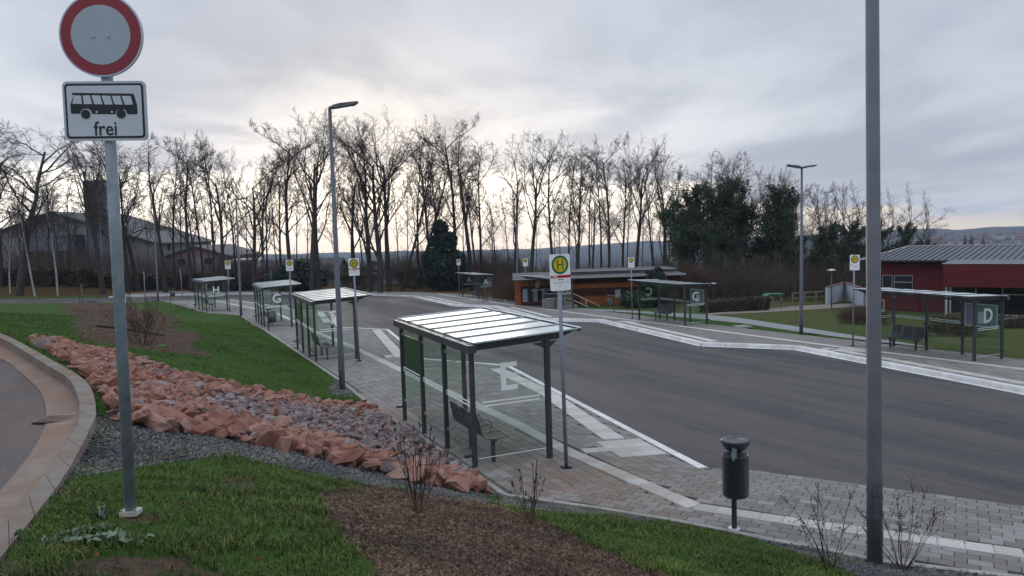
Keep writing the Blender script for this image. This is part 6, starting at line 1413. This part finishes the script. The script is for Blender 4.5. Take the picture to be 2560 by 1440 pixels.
# concrete inspection cover in the grass strip
c = gp(1856, 817); t = empty('inspection_cover', (c[0], c[1], c[2]+.01), .2, 'small square concrete cover in the narrow grass strip right of the shelter marked C', 'cover'); MB().box((0, 0, 0), (.75, .75, .06)).build('cover_slab', edging, t)
c = gp(1990, 806); mb = MB(); mb.lathe([(0, .06), (.35, .04), (.55, 0), (.6, -.05)], n=18); o = mb.build('mulch_ring', simple('mulch', (.06, .03, .02), .95, 0, .3, 8), None, tuple(c)); tag(o, 'round mulch patch at the foot of the thin young tree', 'mulch')

# dead stems in the foreground
def stems(base, label, n, h, spread, seed, mat_=stemm, heads=True, umbel=False, name='dead_shrub', lowm=None):
    rg = np.random.default_rng(seed); t = empty(name, base, 0, label, 'dead plant'); S = []; Hd = []; Lw = []
    for k in range(n):
        a = rg.uniform(0, 6.28); p = np.array([math.cos(a), math.sin(a), 0])*rg.uniform(0, .07); d = nrm(np.array([math.cos(a)*spread*rg.uniform(.2, 1), math.sin(a)*spread*rg.uniform(.2, .6), 1.])); L = h*rg.uniform(.55, 1.05); m = 7; r = rg.uniform(.0035, .006); pts = [p]
        for j in range(m):
            d = nrm(d+rg.normal(0, .07, 3)+np.array([0, 0, .05])); q = p+d*L/m; (Lw if (lowm and j < 2) else S).append((p, q, r*(1-.08*j), r*(1-.08*(j+1)), 4)); p = q; pts.append(p)
            if (umbel and j >= 3) or (not umbel and rg.random() < .25):
                b_ = nrm(d+rg.normal(0, .55, 3)); e = p+b_*L*(.16 if umbel else .10); S.append((p, e, r*.6, r*.35, 3)); Hd.append((e, b_, .6))
                if umbel:
                    for _ in range(3): b2 = nrm(b_+rg.normal(0, .5, 3)); e2 = e+b2*L*.07; S.append((e, e2, r*.4, r*.25, 3)); Hd.append((e2, b2, .6))
        Hd.append((p, d, 1.0))
        if umbel:
            for _ in range(5): b2 = nrm(d+rg.normal(0, .5, 3)); e2 = p+b2*L*.10; S.append((p, e2, r*.5, r*.3, 3)); Hd.append((e2, b2, .7))
    link('stems', seg_mesh('stems', S, mat_), None, t)
    if Lw: link('stem_bases', seg_mesh('stem_bases', Lw, lowm), None, t)
    if heads:
        Q = []
        for e, d, s in Hd:
            L = (.012 if umbel else .05)*s; w = (.009 if umbel else .008)*s
            Q += [(e-d*.004, e+d*L*.5, w*.4, w, 5), (e+d*L*.5, e+d*L, w, w*.3, 5)]
            if not umbel and rg.random() < .5:
                for _ in range(2): b2 = nrm(d+rg.normal(0, .6, 3)); Q.append((e, e+b2*L*1.3, w*.5, .001, 3))
        tag(link('seed_heads', seg_mesh('seed_heads', Q, stemm), None, t), kind='stuff')
    return t
stems(hit(1045, 1283), 'clump of dead brown stems with curled seed heads in the soil bed', 20, .78, .40, 3, stemm, True, False, 'dead_shrub', stemt)
stems(hit(1325, 1312), 'clump of thin dead stems on the bed edge below the nearest stop sign', 12, .60, .36, 5, stemm, True, False, 'dead_shrub', stemt)
stems(hit(2075, 1420), 'dead umbel plant with spreading stalks left of the thick lamp pole', 11, .88, .85, 7, stemm, True, True, 'dead_umbel_plant')
stems(hit(2258, 1425), 'dead umbel plant with many branched stalks right of the thick lamp pole', 14, .84, .85, 9, stemm, True, True, 'dead_umbel_plant')
stems(hit(2350, 1415), 'very small dead branched stalk at the right of the umbel plants', 2, .16, .5, 12, stemm, True, True, 'dead_umbel_plant')
# grey-green leafy weeds
def leafy_weed(pxs, label, s, seed):
    rg = np.random.default_rng(seed); q0 = hit(*pxs[0]); t = empty('leafy_weed', q0, 0, label, 'weed')
    for (px, py) in pxs:
        q = hit(px, py)-q0; 
        for _ in range(3):
            a = rg.uniform(0, 6.28); L = s*rg.uniform(.6, 1.3); w = L*.42; up = rg.uniform(.1, .7); mb = MB(); d = np.array([math.cos(a), math.sin(a)]); n_ = np.array([-d[1], d[0]]); rows = []
            o_ = q+np.array([rg.normal(0, .02), rg.normal(0, .02), .035])
            for i in range(5):
                f = i/4; ww = w*math.sin(math.pi*(.12+.83*f))*(1+.25*(i % 2)); z = up*L*math.sin(f*2.2)*.6; c_ = o_[:2]+d*L*f; rows.append([(c_[0]-n_[0]*ww/2, c_[1]-n_[1]*ww/2, o_[2]+z+.015*rg.normal()), (c_[0], c_[1], o_[2]+z-.012), (c_[0]+n_[0]*ww/2, c_[1]+n_[1]*ww/2, o_[2]+z+.015*rg.normal())])
            for i in range(4):
                for j in (0, 1): mb.quad(rows[i][j], rows[i+1][j], rows[i+1][j+1], rows[i][j+1], smooth=True)
            mb.build('leaf', greyleaf, t)
leafy_weed([(215, 1365), (232, 1362), (252, 1360), (270, 1362), (292, 1355), (312, 1360), (330, 1366)], 'largest pale grey-green weed, in the grass below the sign pole', .085, 1)
leafy_weed([(218, 1342), (232, 1336), (248, 1332), (262, 1330)], 'small pale green weed just above the largest one', .055, 2)
leafy_weed([(232, 1296), (248, 1290), (262, 1296)], 'grey-green weed in the grass left of the sign base', .07, 3)
leafy_weed([(120, 1365), (140, 1362), (160, 1352), (180, 1345)], 'low dull green weed between kerb and the sign pole', .05, 4)
leafy_weed([(8, 1356), (25, 1353), (38, 1352)], 'green weed lying over the kerb at the left edge', .07, 6)
for px, py, lab in ((243, 1396, 'dry brown leaf at the bottom left in the grass'), (827, 1348, 'orange-brown leaf in the grass left of the soil bed'), (240, 1225, 'pale dry leaf in the grass left of the sign pole'), (1310, 1400, 'pale leaf scrap on the soil bed')):
    q = hit(px, py); o = leaf_cloud('dry_leaf', np.array([[0, 0, .03]]), .035, np.random.default_rng(px), leafo); ob = link('dry_leaf', o, None, None, tuple(q)); tag(ob, lab, 'leaf')
q = hit(405, 865); ob = MB().box((0, 0, .03), (.22, .05, .03)).build('plastic_strip', simple('bright_green_plastic', (.10, .45, .05), .5), None, tuple(hit(405, 866))); tag(ob, 'small bright green plastic strip lying on the mulch bed', 'litter')
_fz = zt(FALLEN[:, 0], FALLEN[:, 1]); _me = leaf_cloud('fallen_leaves', np.stack([FALLEN[:, 0], FALLEN[:, 1], _fz+.035], 1), .018, np.random.default_rng(3), leafo); tag(link('fallen_leaves', _me), 'scattered small dry leaves on the foreground grass and soil', 'leaves', None, 'stuff')
# distant town
hm = MB(); hm.box((0, 0, 2.5), (9, 7, 5)); hm = hm.mesh('house_block'); hm.materials.append(simple('town_render', (.30, .29, .29), .8, rnd=.35))
rm = MB(); rm.v = [(-5, -4, 5), (5, -4, 5), (5, 4, 5), (-5, 4, 5), (-5, 0, 8), (5, 0, 8)]; rm.f = [(0, 1, 5, 4), (3, 4, 5, 2), (0, 4, 3), (1, 2, 5)]; rm.sm = [False]*4; rm = rm.mesh('roof'); rm.materials.append(simple('town_roof', (.09, .055, .05), .8, rnd=.3))
for k in range(42):
    px = RNG.uniform(2200, 2640); r = RNG.uniform(1050, 1450); th = math.atan2(*[ray(px, 600)[i] for i in (0, 1)]); X, Yy = r*math.sin(th), r*math.cos(th); t = empty('distant_house', (X, Yy, -36+(r-1050)*.006), RNG.uniform(0, 3.1), 'tiny pale house in the distant town below the wooded hills', 'house', 'houses of the distant town'); s = RNG.uniform(.8, 1.5); t.scale = (s, s, s)
    link('wall', hm, None, t); link('roof', rm, None, t)
cm_ = leaf_cloud('foliage', (lambda hh, a, rr: np.stack([rr*np.cos(a), rr*np.sin(a), hh*18], 1))(*(lambda u, v, w: (u, v, (1-u)*5*np.sqrt(w)))(1-np.sqrt(RNG.random(700)), RNG.uniform(0, 6.28, 700), RNG.random(700))), .9, RNG, conifer)
for px, top in ((2412, 593), (2428, 587), (2458, 596)):
    r = 620; d = ray(px, 600); th = math.atan2(d[0], d[1]); zt0 = CAMZ+ray(px, top)[2]/math.hypot(*ray(px, top)[:2])*r; o = bpy.data.objects.new('distant_conifer', cm_); COL.objects.link(o); o.location = (r*math.sin(th), r*math.cos(th), zt0-16); o.scale = (.8, .8, .9)
    tag(o, 'small dark conifer standing far off above the red building roof', 'tree', 'distant conifers')

# ------------------------------------------------------------------ air
HAZE = True
if HAZE:
    hz = MB().box((0, 1590, -20), (7200, 3700, 100)).build('haze', None); tag(hz, kind='stuff')
    m = bpy.data.materials.new('air'); m.use_nodes = True; nt = m.node_tree; nt.nodes.clear(); o = nt.nodes.new('ShaderNodeOutputMaterial'); v = nt.nodes.new('ShaderNodeVolumePrincipled')
    v.inputs['Color'].default_value = (.66, .78, 1.0, 1); v.inputs['Density'].default_value = .00018; v.inputs['Anisotropy'].default_value = .2; nt.links.new(v.outputs[0], o.inputs['Volume']); hz.data.materials.append(m)
